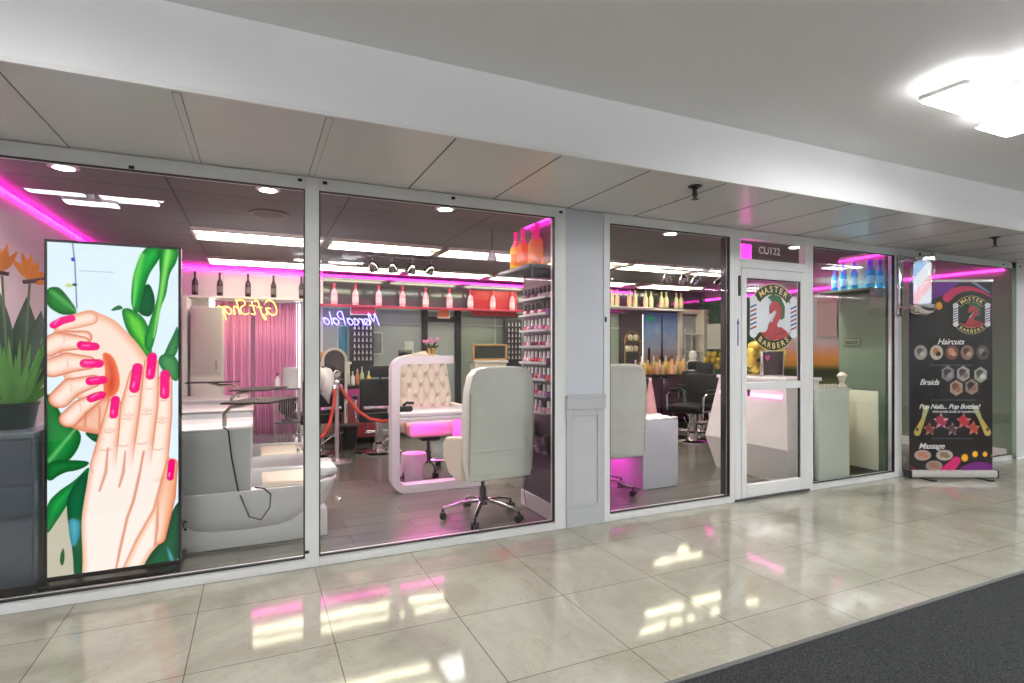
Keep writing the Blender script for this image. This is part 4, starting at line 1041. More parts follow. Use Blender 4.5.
d = dup(bc, (.70, 3.84, 0), .2, label='dark salon chair under a draped white towel behind the left mullion')
t = thing('towel', 'white towel draped over the dark chair behind the left mullion', 'towel', (.70, 3.44, 0))
b = MB()
b.grid(lambda u, v: (-.14+.26*u+.03*math.sin(v*5), -.02-.10*math.sin(v*PI)-.04*math.sin(u*7), 1.14-.42*v*(1-.25*math.sin(u*PI))-.03*(2*u-1)**2), 14, 14)
o = b.build('towel_cloth', WHITEG, t); o.modifiers.new('Solidify', 'SOLIDIFY').thickness = .02
t = thing('styling_station', 'low styling station with black top and pink front behind the rope', 'counter', (1.06, 4.42, 0))
MB().box(-.05, .58, 0, .40, .10, .80, .01).build('body', mat('dark_red_front', (.38, .05, .07), .35), t)
MB().box(-.08, .62, -.04, .42, .80, .84, .006).build('top', BLKGLOSS, t)
MB().box(0, .54, -.012, 0, .62, .78, .004).build('drawer', mat('magenta_front', (.60, .03, .28), .3), t)
for (x) in (.02, .5): MB().box(x-.02, x+.02, .02, .38, 0, .10).build('foot', BLACK, t)
t = thing('waste_bin', 'black bin standing on the floor behind the red rope', 'bin', (1.14, 4.12, 0))
MB().lathe([(.095, 0), (.125, .32), (.12, .32), (.09, .02), (.001, .02)], seg=20).build('bin_body', BLACK, t)
MB().lathe([(.124, .31), (.130, .31), (.130, .33), (.124, .33)], seg=20).build('rim', DARKM, t)
BC = [(.20, .60, .25), (.85, .80, .20), (.15, .45, .60), (.85, .85, .85), (.70, .25, .15), (.55, .75, .30), (.9, .55, .15)]
for k in range(8):
    m_ = mat('lotion_%d' % (k % 7), BC[k % 7], .3)
    bottle('lotion_bottle', m_, MATS['white_gloss'], 'product bottle on the black topped styling station, %s from the left' % ORD[k], (1.02+.075*k, 4.48+.06*(k % 3), .841), 'product bottles on the styling station', h=.20+.03*(k % 3), r=.028)
t = thing('arched_mirror', 'cream arched mirror frame standing on the floor behind the chrome post', 'mirror', (.98, 4.34, 0))
pa = arc(0, 1.20, .17, 0, 180, 14); pb_ = arc(0, 1.20, .135, 180, 0, 14)
MB().prism([(.17, .0)]+pa+[(-.17, .0), (-.135, .0)]+pb_+[(.135, .0)], -.02, .03, 'y').build('frame', CREAM, t)
MB().prism([(.135, .74)]+arc(0, 1.20, .135, 0, 180, 12)+[(-.135, .74)], .0, .01, 'y').build('mirror_glass', mat('dark_mirror', (.10, .09, .09), .08, .6), t)
MB().box(-.135, .135, -.02, .03, .70, .74).build('cross_bar', CREAM, t)
for (x, w_, lab) in ((.72, .55, 'low cream cabinet by the far glass, left of the polish stand'), (1.95, .60, 'low cream cabinet by the far glass, right of the polish stand'), (3.25, .57, 'long cream reception cabinet by the far glass, behind the near grey chair')):
    t = thing('cream_cabinet', lab, 'cabinet', (x, 4.89, 0))
    MB().box(0, w_, 0, .22, .06, 1.12, .01).build('body', CREAM, t)
    MB().box(-.02, w_+.02, -.03, .24, 1.12, 1.16, .006).build('top', WHITEG, t)
    MB().box(.02, w_-.02, .02, .20, 0, .06).build('plinth', BLACK, t)
    for q in (.04, w_/2+.01): MB().box(q, q+w_/2-.05, -.008, 0, .10, 1.08, .003).build('door', CREAM, t)
t = thing('lamp_vase', 'small gold lamp with white shade on the cream cabinet right of the polish stand', 'lamp', (2.42, 5.0, 1.161))
MB().lathe([(.05, 0), (.05, .01), (.01, .02), (.01, .09)], seg=16).build('foot', GOLD, t); MB().lathe([(.06, .09), (.045, .16), (.001, .16)], seg=16).build('lamp_shade', mat('peach_shade', (.85, .65, .50), .5), t)
t = thing('food_tray', 'orange wooden tray leaning on the cream cabinet at the left mullion', 'tray', (.80, 4.90, 1.161))
MB().box(-.04, .24, .0, .16, 0, .05, .01).build('tray', mat('orange_wood', (.70, .28, .05), .45), t); MB().box(-.02, .22, .02, .14, .05, .15, .03).build('contents', mat('amber_wood', (.75, .40, .12), .5), t)
def rack(x, label, w=.34, cols=5):
    t = thing('polish_stand', label, 'display stand', (x, 5.0, 0))
    MB().box(0, w, 0, .10, 0, 1.86, .005).build('panel', mat('black_board', (.035, .035, .045), .4), t)
    for r in range(7):
        z = 1.18+.093*r
        s = MB().box(.02, w-.02, -.05, 0, z-.008, z).build('ledge', DARKM, t)
        for k in range(cols):
            q = MB().lathe([(.014, z), (.014, z+.03), (.008, z+.035), (.008, z+.06), (.001, z+.06)], (.05+(w-.1)*k/(cols-1), -.025, 0), 8).build('small_bottle', mat('pale_polish', (.72, .66, .70), .3), s)
    MB().box(-.02, w+.02, -.06, .12, 0, .03, .004).build('foot', BLACK, t)
rack(1.30, 'tall black stand of small pale bottles against the far glass, left of the black door')
rack(3.85, 'tall black stand of small pale bottles against the far glass, right of the black door', .30, 4)
def poster(name, x0, x1, z0, z1, y, m, label, cat='poster', fm=None):
    t = thing(name, label, cat, (x0, y, z0))
    MB().box(0, x1-x0, 0, .01, 0, z1-z0, .001).build('sheet', m, t)
    fr = MB(); w_, h_ = x1-x0, z1-z0
    fr.box(-.01, w_+.01, -.004, .012, -.012, 0).box(-.01, w_+.01, -.004, .012, h_, h_+.012).box(-.012, 0, -.004, .012, 0, h_).box(w_, w_+.012, -.004, .012, 0, h_).build('border', fm or FRAME, t)
    return t
TEAL = mat('teal_print', (.06, .30, .38), .4, var=.3, nscale=9)
poster('poster', 1.14, 1.28, 1.15, 1.70, 5.20, TEAL, 'teal poster on the far glass just left of the black polish stand')
poster('poster', 4.18, 4.38, 1.33, 1.86, 5.20, mat('aqua_print', (.20, .52, .55), .4, var=.3, nscale=9), 'aqua poster on the far glass beside the plum wall')
poster('picture', 1.66, 1.80, 1.28, 1.60, 5.19, mat('grey_photo', (.18, .22, .22), .4, var=.6, nscale=12), 'small grey photograph on the far glass right of the polish stand', 'picture')
poster('notice', 2.18, 2.30, 1.22, 1.46, 5.20, mat('pale_paper', (.60, .66, .58), .6), 'pale paper notice on the far glass left of the black door', 'notice')
poster('menu_board', 3.28, 4.08, 1.92, 2.32, 5.06, mat('red_board', (.50, .02, .03), .4), 'big dark red sign board hanging behind the pink bottles', 'sign', mat('red_metal', (.45, .03, .04), .4))
poster('sign', 2.68, 2.86, 1.86, 2.0, 5.05, mat('orange_card', (.85, .22, .10), .5), 'small orange sign above the black far door', 'sign')
poster('sign', 1.30, 1.66, 1.88, 2.0, 5.00, mat('scarlet_card', (.75, .05, .12), .4, var=.3, nscale=20), 'small scarlet sign under the pink bottle shelf above the polish stand', 'sign')
t = thing('chalkboard', 'wooden framed chalkboard on the cream cabinet behind the near grey chair', 'board', (3.22, 4.92, 1.161))
MB().box(.03, .60, .01, .03, .02, .24).build('board', mat('black_slate', (.04, .045, .045), .6), t)
WD = mat('pine_wood', (.55, .33, .14), .5)
MB().box(0, .04, 0, .04, 0, .26, .004).box(.59, .63, 0, .04, 0, .26, .004).box(0, .63, 0, .04, .24, .27, .004).box(0, .63, 0, .04, 0, .03, .004).build('frame', WD, t)
t = thing('laptop', 'open black laptop on the cream cabinet right of the polish stand', 'laptop', (2.05, 4.93, 1.161))
MB().box(0, .22, 0, .16, 0, .012, .003).build('keyboard_base', BLACK, t); MB().box(0, .22, -.005, .005, 0, .17, .003, loc=(0, .16, .01), rot=Matrix.Rotation(-.35, 3, 'X')).build('screen', BLKGLOSS, t)

# ================================================================ reflections of the neon opposite, built as glowing letters
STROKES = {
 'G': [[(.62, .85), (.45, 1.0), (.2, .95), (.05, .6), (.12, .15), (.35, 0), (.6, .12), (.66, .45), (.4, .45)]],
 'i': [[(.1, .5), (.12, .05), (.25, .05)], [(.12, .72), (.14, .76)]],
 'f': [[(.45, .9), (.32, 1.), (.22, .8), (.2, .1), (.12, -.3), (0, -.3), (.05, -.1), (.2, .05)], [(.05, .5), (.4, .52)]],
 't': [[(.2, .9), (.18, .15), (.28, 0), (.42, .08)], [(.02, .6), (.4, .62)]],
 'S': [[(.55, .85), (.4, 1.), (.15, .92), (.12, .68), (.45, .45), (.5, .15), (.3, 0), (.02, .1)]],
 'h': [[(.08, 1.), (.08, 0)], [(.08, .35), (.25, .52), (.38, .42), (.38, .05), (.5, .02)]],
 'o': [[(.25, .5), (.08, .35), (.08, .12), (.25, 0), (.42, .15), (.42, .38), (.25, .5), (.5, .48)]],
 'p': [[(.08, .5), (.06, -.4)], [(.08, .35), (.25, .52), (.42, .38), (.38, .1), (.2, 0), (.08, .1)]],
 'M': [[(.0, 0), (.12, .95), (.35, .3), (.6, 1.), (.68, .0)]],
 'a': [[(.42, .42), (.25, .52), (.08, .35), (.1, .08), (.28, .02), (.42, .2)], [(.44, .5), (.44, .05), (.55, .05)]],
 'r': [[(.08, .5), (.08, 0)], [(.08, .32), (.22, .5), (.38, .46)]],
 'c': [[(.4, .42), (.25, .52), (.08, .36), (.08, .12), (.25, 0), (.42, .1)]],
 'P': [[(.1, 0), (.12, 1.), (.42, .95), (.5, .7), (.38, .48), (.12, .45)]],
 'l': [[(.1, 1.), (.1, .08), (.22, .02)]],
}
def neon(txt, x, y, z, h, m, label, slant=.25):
    """Mirrored glowing tubes standing in for neon across the corridor reflected in the glass."""
    t = thing('neon_reflection', label, 'neon reflection', (x, y, z))
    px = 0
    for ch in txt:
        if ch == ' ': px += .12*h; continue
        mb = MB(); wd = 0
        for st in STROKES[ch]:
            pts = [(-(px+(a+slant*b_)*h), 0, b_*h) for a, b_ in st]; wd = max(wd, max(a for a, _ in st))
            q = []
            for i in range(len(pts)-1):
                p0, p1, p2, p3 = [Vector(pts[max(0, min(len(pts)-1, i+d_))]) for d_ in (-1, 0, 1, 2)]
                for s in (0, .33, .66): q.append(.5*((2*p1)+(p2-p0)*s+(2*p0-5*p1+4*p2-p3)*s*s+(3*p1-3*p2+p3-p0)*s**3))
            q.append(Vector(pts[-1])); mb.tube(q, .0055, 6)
        mb.build('reflected_letter', m, t); px += (wd*.85+.05)*h
    MB().tube([(0, .012, .3*h), (-px, .012, .3*h)], .004, 6).build('support_bar', CLEARG, t)  # bar and wires added only to carry the modelled reflection
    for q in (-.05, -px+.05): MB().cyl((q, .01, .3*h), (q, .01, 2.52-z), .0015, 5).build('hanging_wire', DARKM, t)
neon('Gift Shop', .29, 4.75, 1.82, .20, emit('yellow_reflection', (1., .62, .10), 3.2), 'modelled reflection of yellow Gift Shop neon, mirrored over the pink curtain')
neon('Marco Polo', 1.66, 4.70, 1.70, .185, emit('blue_reflection', (.16, .14, 1.), 5.), 'modelled reflection of blue Marco Polo neon, mirrored over the far glass')

# ================================================================ white manicure desk, third pane
t = thing('manicure_desk', 'white manicure desk with solid end block beside the half-hidden grey chair', 'desk', (3.36, .67, 0))
MB().box(0, .43, 0, .64, 0, .66, .012).build('end_block', mat('lavender_white', (.66, .66, .76), .3, var=.01), t)
MB().box(-.86, .0, .28, .64, .62, .66, .006).build('desk_top', WHITEG, t)
MB().box(-.86, -.80, .28, .64, 0, .62, .006).build('side_panel', WHITEG, t)
MB().box(-.78, -.02, .60, .635, .02, .61, .004).build('back_panel', mat('pink_lit_panel', (.80, .60, .74), .35), t)  # pink glow put into the panel colour here too
MB().box(-.76, -.04, .54, .575, .595, .615, .003).build('led_strip', MATS['bright_pink_led'], t)
b = MB(); b.grid(lambda u, v: (-.50+.925*u, .005+.63*v, .664+.014+.005*math.sin(u*47+v*9)+.005*math.sin(v*31-u*12)), 40, 30)
o = b.build('towel', mat('fluffy_white', (.82, .82, .82), .95, bump=.6, nscale=120)); o.location = (3.36, .67, 0)
tag(o, 'fluffy white mat spread over the top of the white manicure desk', 'mat'); so = o.modifiers.new('Solidify', 'SOLIDIFY'); so.thickness = .018
t = thing('cone_lamp', 'tall dusty pink cone standing on the far end of the white desk', 'ornament', (3.70, .99, .689))
MB().lathe([(.068, 0), (.066, .01), (.012, .35), (.001, .355)], seg=26).build('cone', mat('dusty_pink', (.62, .30, .32), .5), t)
MB().lathe([(.016, .335), (.014, .36), (.001, .366)], seg=14).build('tip', mat('pale_pink_tip', (.85, .55, .6), .4), t)
t = thing('nail_lamp', 'small black handled gadget on the fluffy mat beside the grey chair', 'gadget', (3.42, 1.10, .689))
MB().tube([(-.02, 0, .012), (.04, 0, .06), (.02, 0, .14), (.05, 0, .17)], .012).build('handle', BLACK, t); MB().box(-.05, .05, -.03, .03, 0, .02, .008).build('foot', BLACK, t)

# ================================================================ reception desk
t = thing('reception_desk', 'white faceted reception desk with pink light strip behind the glass door', 'reception desk', (4.80, .24, 0))
FAC = mat('warm_white_facets', (.78, .74, .74), .25, var=.01)
b = MB()
def rg(x0, y0, x1, y1, z): return [b.bm.verts.new(p) for p in ((x0, y0, z), (x1, y0, z), (x1, y1, z), (x0, y1, z))]
r0, r1, r2 = rg(.0, .0, .52, .95, 0), rg(-.10, -.07, .54, 1.02, .36), rg(.02, .04, .50, .93, 1.02)
for A, Bq in ((r0, r1), (r1, r2)):
    for k in range(4): b.bm.faces.new((A[k], A[(k+1) % 4], Bq[(k+1) % 4], Bq[k]))
b.bm.faces.new(r0); b.bm.faces.new(r2)
b.build('body', FAC, t, smooth=False)
MB().box(.0, .52, .02, .95, 1.02, 1.055, .004).build('counter_top', WHITEG, t)
MB().box(-.026, .002, .06, .88, .845, .885, .003).build('light_strip', emit('soft_pink_strip', (1., .22, .62), 2.2), t)
t = thing('framed_picture', 'silver framed dark picture with a pink heart on the reception desk', 'picture', (4.98, .70, 1.057))
MB().box(0, .30, 0, .02, .01, .26, .003).build('picture', mat('dark_maroon_print', (.06, .03, .035), .35, var=.5, nscale=20), t)
MB().box(-.015, 0, -.008, .025, 0, .27, .003).box(.30, .315, -.008, .025, 0, .27, .003).box(-.015, .315, -.008, .025, .26, .275, .003).box(-.015, .315, -.008, .025, 0, .012, .003).build('frame', mat('silver_frame', (.6, .58, .58), .25, .8), t)
MB().prism([(.07, .16), (.10, .20), (.095, .225), (.075, .225), (.068, .212), (.055, .225), (.035, .22), (.032, .195)], -.004, 0, 'y').build('heart', mat('pink_heart', (.85, .12, .45), .4), t)
BALL = mat('gold_balloon', (.85, .62, .10), .22, .35)
def balloon(loc, r, label):
    t = thing('balloon', label, 'balloon', loc, 0, 'gold balloons')
    MB().lathe([(math.sin(PI*i/12)*r*(1-.12*math.cos(PI*i/12)), -r*1.1*math.cos(PI*i/12)) for i in range(13)], seg=18).build('balloon_body', BALL, t)
    MB().lathe([(.004, -r*1.1), (.012, -r*1.1-.014), (.001, -r*1.1-.014)], seg=8).build('knot', BALL, t)
    return t
bl0 = None; n_ = 0
pos = [(5.20+.25*math.cos(a_), .86, 1.265+.145*math.sin(a_)) for a_ in [math.radians(q) for q in (232, 200, 168, 136, 104, 72, 40, 8, -24)]]+[(5.12, .92, 1.30), (5.27, .92, 1.30)]
for k, (x, y, z) in enumerate(pos):
    lb = 'gold balloon ringed behind the reception desk picture, %s from lower left' % ORD[k] if k < 9 else '%s gold balloon in the middle of the reception desk ring' % ('left', 'right')[k-9]
    if bl0 is None: bl0 = balloon((x, y, z), .062, lb)
    else: dup(bl0, (x, y, z), label=lb)
t = thing('balloon_stand', 'thin gold ring stand holding the balloons on the reception desk', 'stand', (5.19, .98, 1.057))
MB().tube([(.20*math.cos(a), 0, .19+.17*math.sin(a)) for a in np.linspace(-PI/2, 1.5*PI, 29)[:-1]], .006, 8, closed=True).build('ring', GOLD, t); MB().box(-.08, .08, -.04, .04, 0, .012, .003).build('foot', GOLD, t)
t = thing('display_pedestal', 'tall pale frosted pedestal standing just behind the fourth pane', 'pedestal', (5.06, .10, 0))
FRO = mat('frosted_mint', (.66, .72, .64), .35, var=.02)
MB().box(0, .46, 0, .05, .05, .93, .006).build('panel', FRO, t); MB().box(-.01, .47, -.01, .06, .93, .95, .003).build('top', WHITEG, t); MB().box(0, .46, 0, .05, 0, .05).build('plinth', mat('dark_olive', (.05, .06, .045), .5), t)
t = thing('leaning_board', 'cream rectangular board standing beside the green wing wall', 'board', (5.99, .08, 0))
MB().box(-.0, .02, .03, .40, .06, .90, .004).build('panel', mat('cream_board', (.72, .74, .58), .4), t); MB().box(-.02, .04, .01, .42, 0, .06, .004).build('foot', MATS['dark_olive'], t)
t = thing('carved_ornament', 'white carved ornament on top of the pale pedestal', 'ornament', (5.44, .125, .951))
MB().lathe([(.04, 0), (.05, .02), (.02, .05), (.035, .10), (.05, .13), (.02, .16), (.001, .165)], seg=16).build('figure', mat('ivory_carving', (.72, .68, .55), .5, bump=.5, nscale=40), t)
for k in range(5):
    t = thing('votive_cup', 'small ivory cup in the row on the pale pedestal, %s from the left' % ORD[k], 'cup', (5.10+.055*k, .125, .951), 0, 'ivory cups on the pale pedestal')
    MB().lathe([(.018, 0), (.024, .045), (.021, .045), (.016, .01), (.001, .01)], seg=12).build('cup_body', MATS['ivory_carving'], t)
    MB().lathe([(.019, .03), (.019, .04), (.001, .042)], seg=12).build('wax', CREAM, t)

# ---- green wing wall at the fourth pane
struct(MB().box(6.1, 6.18, .10, .62, 0, 2.40), 'wall_wing', mat('green_wing', (.16, .23, .16), .3, var=.03))
t = thing('bottle_shelf', 'grey shelf on the green wing wall holding the glowing blue bottles', 'shelf', (6.1, .10, 2.0))
MB().box(-.26, 0, 0, .56, -.03, 0, .004).build('board', mat('dark_olive_board', (.07, .08, .06), .4), t)
MB().box(-.2, 0, .02, .05, -.10, -.03, .003).build('bracket', DARKM, t)
BB = glow_mat('aqua_bottle_glass', (.03, .45, .75)); BV = glow_mat('violet_foil', (.30, .10, .95))
tag(MB().box(6.07, 6.09, .12, .62, 2.001, 2.016, .003).build('led_strip', emit('cyan_led', (.25, .75, 1.), 9.)), 'cyan light strip lying behind the blue bottles', 'LED strip')
for k, (x, y) in enumerate(((6.0, .60), (5.95, .46), (6.02, .38), (5.94, .33), (5.99, .20), (5.93, .14), (6.03, .11))):
    bottle('blue_bottle', BB, BV, 'blue bottle with violet neck on the green wing shelf, %s from the far end' % ORD[k], (x, y, 2.0), 'glowing blue bottles on the wing shelf', h=.31, r=.034, cap=glow_mat('cyan_label', (.30, .85, .95)), tall=True)
t = thing('door_sign', 'small outlined room sign on the green wing wall', 'sign', (6.098, .46, 1.38))
MB().box(-.006, 0, -.10, .10, 0, .09, .002).build('plate', mat('olive_plate', (.20, .26, .18), .4), t)
MB().box(-.008, -.006, -.095, .095, .0, .004).box(-.008, -.006, -.095, .095, .086, .09).box(-.008, -.006, -.1, -.096, 0, .09).box(-.008, -.006, .096, .1, 0, .09).build('border', BLACK, t)
text_obj('letters', 'ROOT', .05, BLACK, t, (-.009, .075, .025), (PI/2, 0, -PI/2), off=.0005)

# ================================================================ far right: black counter, mural, hedge
t = thing('bottle_counter', 'long black counter full of golden bottles in the third pane', 'counter', (5.80, 4.0, 0))
MB().box(0, 1.60, 0, .50, .08, .88, .006).build('body', BLKGLOSS, t); MB().box(-.03, 1.63, -.04, .52, .88, .91, .006).build('top', BLKGLOSS, t)
MB().box(.05, 1.55, .03, .47, 0, .08).build('plinth', BLACK, t)
for k in range(3): MB().box(.03+.53*k, .51+.53*k, -.01, 0, .12, .85, .003).build('door', mat('plum_gloss', (.07, .015, .05), .12), t)
GB = [(.80, .78, .72), (.70, .50, .10), (.82, .62, .20), (.85, .80, .70), (.65, .28, .12), (.78, .55, .15), (.80, .45, .22), (.6, .5, .2), (.82, .5, .25)]
for k in range(16):
    c = GB[k % 9]
    bottle('tonic_bottle', mat('tonic_%d' % (k % 9), c, .25, var=.15), [GOLD, WHITEG][k % 2], 'golden or white bottle on the black counter, %s from the left in the %s row' % (ORD[k//2], ('front', 'back')[k % 2]), (5.92+.066*k+.02, 4.12+.16*(k % 2), .911), 'bottles on the black counter', h=.22+.10*((k*5) % 4)/3, r=.040)
for k, x in enumerate((6.60, 6.86)):
    t = thing('orange_bottle', 'tall tapering orange bottle on the black counter, %s of two' % ('left', 'right')[k], 'bottle', (x, 4.04, .911), 0, 'tall orange bottles')
    MB().lathe([(.06, 0), (.055, .05), (.025, .22), (.014, .28), (.001, .28)], seg=16).build('bottle_body', mat('peach_glass', (.85, .45, .22), .25), t); MB().lathe([(.016, .27), (.018, .31), (.001, .315)], seg=10).build('cap', GOLD, t)
t = thing('bust_vase', 'white sculpted bust on the right end of the black counter', 'sculpture', (7.22, 4.2, .911))
MB().lathe([(.14, 0), (.13, .03), (.05, .06), (.045, .10), (.11, .15), (.12, .20), (.06, .24), (.085, .31), (.07, .38), (.001, .41)], seg=20, sx=1, sy=.8).build('bust', mat('plaster', (.85, .86, .86), .5, bump=.3, nscale=30), t)
t = thing('plant_stand', 'arched gold wire stand with cream ornaments left of the black panel', 'stand', (6.12, 4.75, 0))
MB().tube([(-.0, 0, 0), (0, 0, 1.50)]+[(.17-.17*math.cos(a), 0, 1.50+.17*math.sin(a)) for a in np.linspace(.2, PI-.2, 8)]+[(.34, 0, 1.50), (.34, 0, 0)], .010, 8).build('arch', GOLD, t)
for z in (.95, 1.30, 1.50): 
    s = MB().box(0, .34, -.08, .08, z-.006, z+.006).build('shelf', GOLD, t)
for k, (x, z) in enumerate(((6.18, 1.306), (6.26, 1.306), (6.36, 1.306), (6.20, .956), (6.30, .956), (6.40, .956), (6.24, 1.506), (6.36, 1.506))):
    t = thing('cream_rose', 'cream rose ornament on the arched gold stand, number order %s from its lower shelf' % ORD[k], 'ornament', (x, 4.75, z), 0, 'cream ornaments on the gold stand')
    t['label'] = 'cream ornament on the %s shelf of the arched gold stand, %s' % (('middle', 'middle', 'middle', 'lower', 'lower', 'lower', 'upper', 'upper')[k], ('left', 'centre', 'right', 'left', 'centre', 'right', 'left', 'right')[k])
    MB().lathe([(.03, 0), (.045, .03), (.05, .07), (.035, .10), (.001, .11)], seg=12).build('ornament_body', mat('cream_ceramic', (.78, .74, .55), .3), t)
# mural picture of a tower at dusk
cv = Canvas(.86, 1.62, 110, (.45, .60, .78))
zz = cv.Z/1.62
sky = np.stack([np.interp(zz, [0, .22, .34, .42, .55, .8, 1], [.25, .75, .85, .72, .62, .42, .34]), np.interp(zz, [0, .22, .34, .42, .55, .8, 1], [.18, .45, .55, .55, .64, .56, .50]), np.interp(zz, [0, .22, .34, .42, .55, .8, 1], [.12, .15, .30, .48, .76, .78, .74])], -1)
cv.C = sky; 
for k in range(16): cv.line([(rnd.uniform(0, .8), rnd.uniform(.6, 1.5)), (rnd.uniform(.1, .86), rnd.uniform(.6, 1.5))], rnd.uniform(.01, .03), (.70, .72, .80), soft=14, op=.25)
TW = (.07, .06, .09)
cv.poly([(.33, .42), (.36, .55), (.40, .68), (.425, .86), (.43, 1.55), (.445, 1.60), (.46, 1.55), (.465, .86), (.49, .68), (.53, .55), (.60, .36), (.55, .36), (.50, .50), (.445, .56), (.39, .50), (.36, .40), (.28, .36)], TW, smooth=1)
cv.line([(.37, .58), (.52, .58)], .012, TW); cv.line([(.40, .72), (.49, .72)], .010, TW)
cv.line([(.12, .30), (.13, .85)], [.04, .03], TW); cv.ell(.13, .88, .03, .05, TW)
cv.ell(.70, .42, .12, .10, (.92, .62, .20)); cv.ell(.70, .42, .07, .05, (.5, .3, .12))
cv.line([(0, .30), (.86, .30)], .06, (.22, .16, .10), soft=5); cv.ell(.17, 1.50, .11, .06, (.10, .62, .50))
t = thing('mural', 'blue and orange mural of a lattice tower at dusk on the far wall', 'mural', (6.88, 5.18, .45))
cv.mesh('picture', vcol_mat('tower_mural_print', rough=.4), t, (0, -.002, 0)); MB().box(0, .86, 0, .02, 0, 1.62, .002).build('backing', BLACK, t)
cv = Canvas(1.5, 1.5, 90, (.5, .6, .7)); zz = cv.Z/1.5
cv.C = np.stack([np.interp(zz, [0, .2, .3, .42, .6, 1], [.25, .80, .98, .92, .80, .92]), np.interp(zz, [0, .2, .3, .42, .6, 1], [.38, .60, .66, .74, .88, .95]), np.interp(zz, [0, .2, .3, .42, .6, 1], [.24, .25, .35, .75, .96, 1.])], -1)
for k in range(22): cv.line([(rnd.uniform(-.2, 1.2), .62+.04*k), (rnd.uniform(.4, 1.7), .64+.04*k)], .012, (.92, .94, .97), soft=8, op=.45)
cv.line([(0, .18), (1.5, .22)], .09, (.16, .25, .14), soft=6)
t = thing('mural', 'blue and orange sunset cloud mural on the right side wall', 'mural', (8.385, 3.30, .75))
cv.mesh('picture', vcol_mat('cloud_mural_print', rough=.4), t, (-.012, 0, 0), -PI/2); MB().box(-.01, .012, -1.5, 0, 0, 1.5, .002).build('backing', BLACK, t)
# green plant wall behind the door
HED = mat('hedge_leaf', (.03, .10, .035), .6, var=.5, nscale=25)
b = MB(); rn = random.Random(5)
for k in range(1500):
    y = rn.uniform(3.35, 5.15); z = rn.uniform(.1, 2.30); x = 8.36-rn.uniform(0, .05); a = rn.uniform(0, 6.3); r = rn.uniform(.03, .055)
    dy, dz = math.cos(a)*r, math.sin(a)*r
    v = [b.bm.verts.new(p) for p in ((x, y-dy, z-dz), (x-.02, y-dz*.4, z+dy*.4), (x-.012-rn.uniform(0, .02), y+dy, z+dz), (x-.02, y+dz*.4, z-dy*.4))]
    b.bm.faces.new(v)
b.box(8.37, 8.395, 3.33, 5.17, .08, 2.32)
tag(b.build('hedge_panel', HED, smooth=False, fix=False), 'dark green artificial hedge covering the right side wall', 'hedge panel')
t = thing('price_board', 'white price list board hanging on the hedge wall above gold balloons', 'board', (8.288, 4.95, 1.35))
MB().box(-.012, 0, -.50, 0, 0, .50, .002).build('board', mat('white_board', (.75, .77, .78), .4), t)
ln = MB()
for k in range(7): ln.box(-.014, -.012, -.44, -.16-.12*((k*3) % 4)/4, .06+.058*k, .064+.058*k)
ln.build('ruled_line', mat('grey_ink', (.45, .45, .48), .5), t)
t = thing('balloon_stand', 'gold pole stand holding the balloons against the hedge wall', 'stand', (8.17, 4.64, 0))
MB().lathe([(.14, 0), (.14, .012), (.02, .03), (.001, .03)], seg=20).build('base', GOLD, t); MB().cyl((0, 0, .02), (0, 0, 1.3), .012).build('pole', GOLD, t)
MB().tube([(0, -.24, 1.02), (0, .24, 1.02)], .006).tube([(0, -.24, 1.14), (0, .24, 1.14)], .006).tube([(0, -.24, 1.24), (0, .24, 1.24)], .006).build('cross_bar', GOLD, t)
for k in range(9):
    y = 4.86-.055*k
    dup(bl0, (8.15-.03*(k % 2), y, 1.02+.11*(k % 3)), label='gold balloon stacked against the hedge wall, %s from the far corner' % ORD[k])
# glass cabinet shapes inside the cream opening
t = thing('glass_shelf_unit', 'glass shelf unit standing inside the cream framed opening', 'shelf', (7.82, 5.02, 0))
for x in (.02, .20, .40): MB().cyl((x, .08, 0), (x, .08, 1.75), .010).build('post', WHITEG, t)
for z in (.95, 1.30, 1.65): MB().box(0, .42, 0, .16, z-.006, z+.006).build('shelf', WHITEG, t)
t = thing('hanging_panel', 'pale pink panel hanging on the cloud mural', 'panel', (8.33, 2.55, 1.55))
MB().box(-.015, .0, -.34, 0, 0, .62, .003).build('panel', mat('pale_pink_panel', (.80, .60, .62), .4), t)
MB().box(-.018, -.015, -.33, -.01, .54, .56).build('top_strip', mat('rose_strip', (.70, .40, .46), .4), t)
MB().cyl((-.005, -.17, .62), (-.005, -.17, .97), .003, 6).build('cord', DARKM, t)
t = thing('wall_strip', 'yellow wet floor sign folded behind the cream board', 'sign', (6.02, .50, 0))
MB().prism([(-.10, 0), (.10, 0), (.05, .92), (-.05, .92)], 0, .03, 'y').build('front_board', mat('caution_yellow', (.42, .32, .03), .4), t)
MB().prism([(-.10, 0), (.10, 0), (.05, .92), (-.05, .92)], .05, .07, 'y').build('rear_board', MATS['caution_yellow'], t)
t.name = 'floor_sign'; t.location = (5.90, .42, 0); t.rotation_euler.z = 1.2
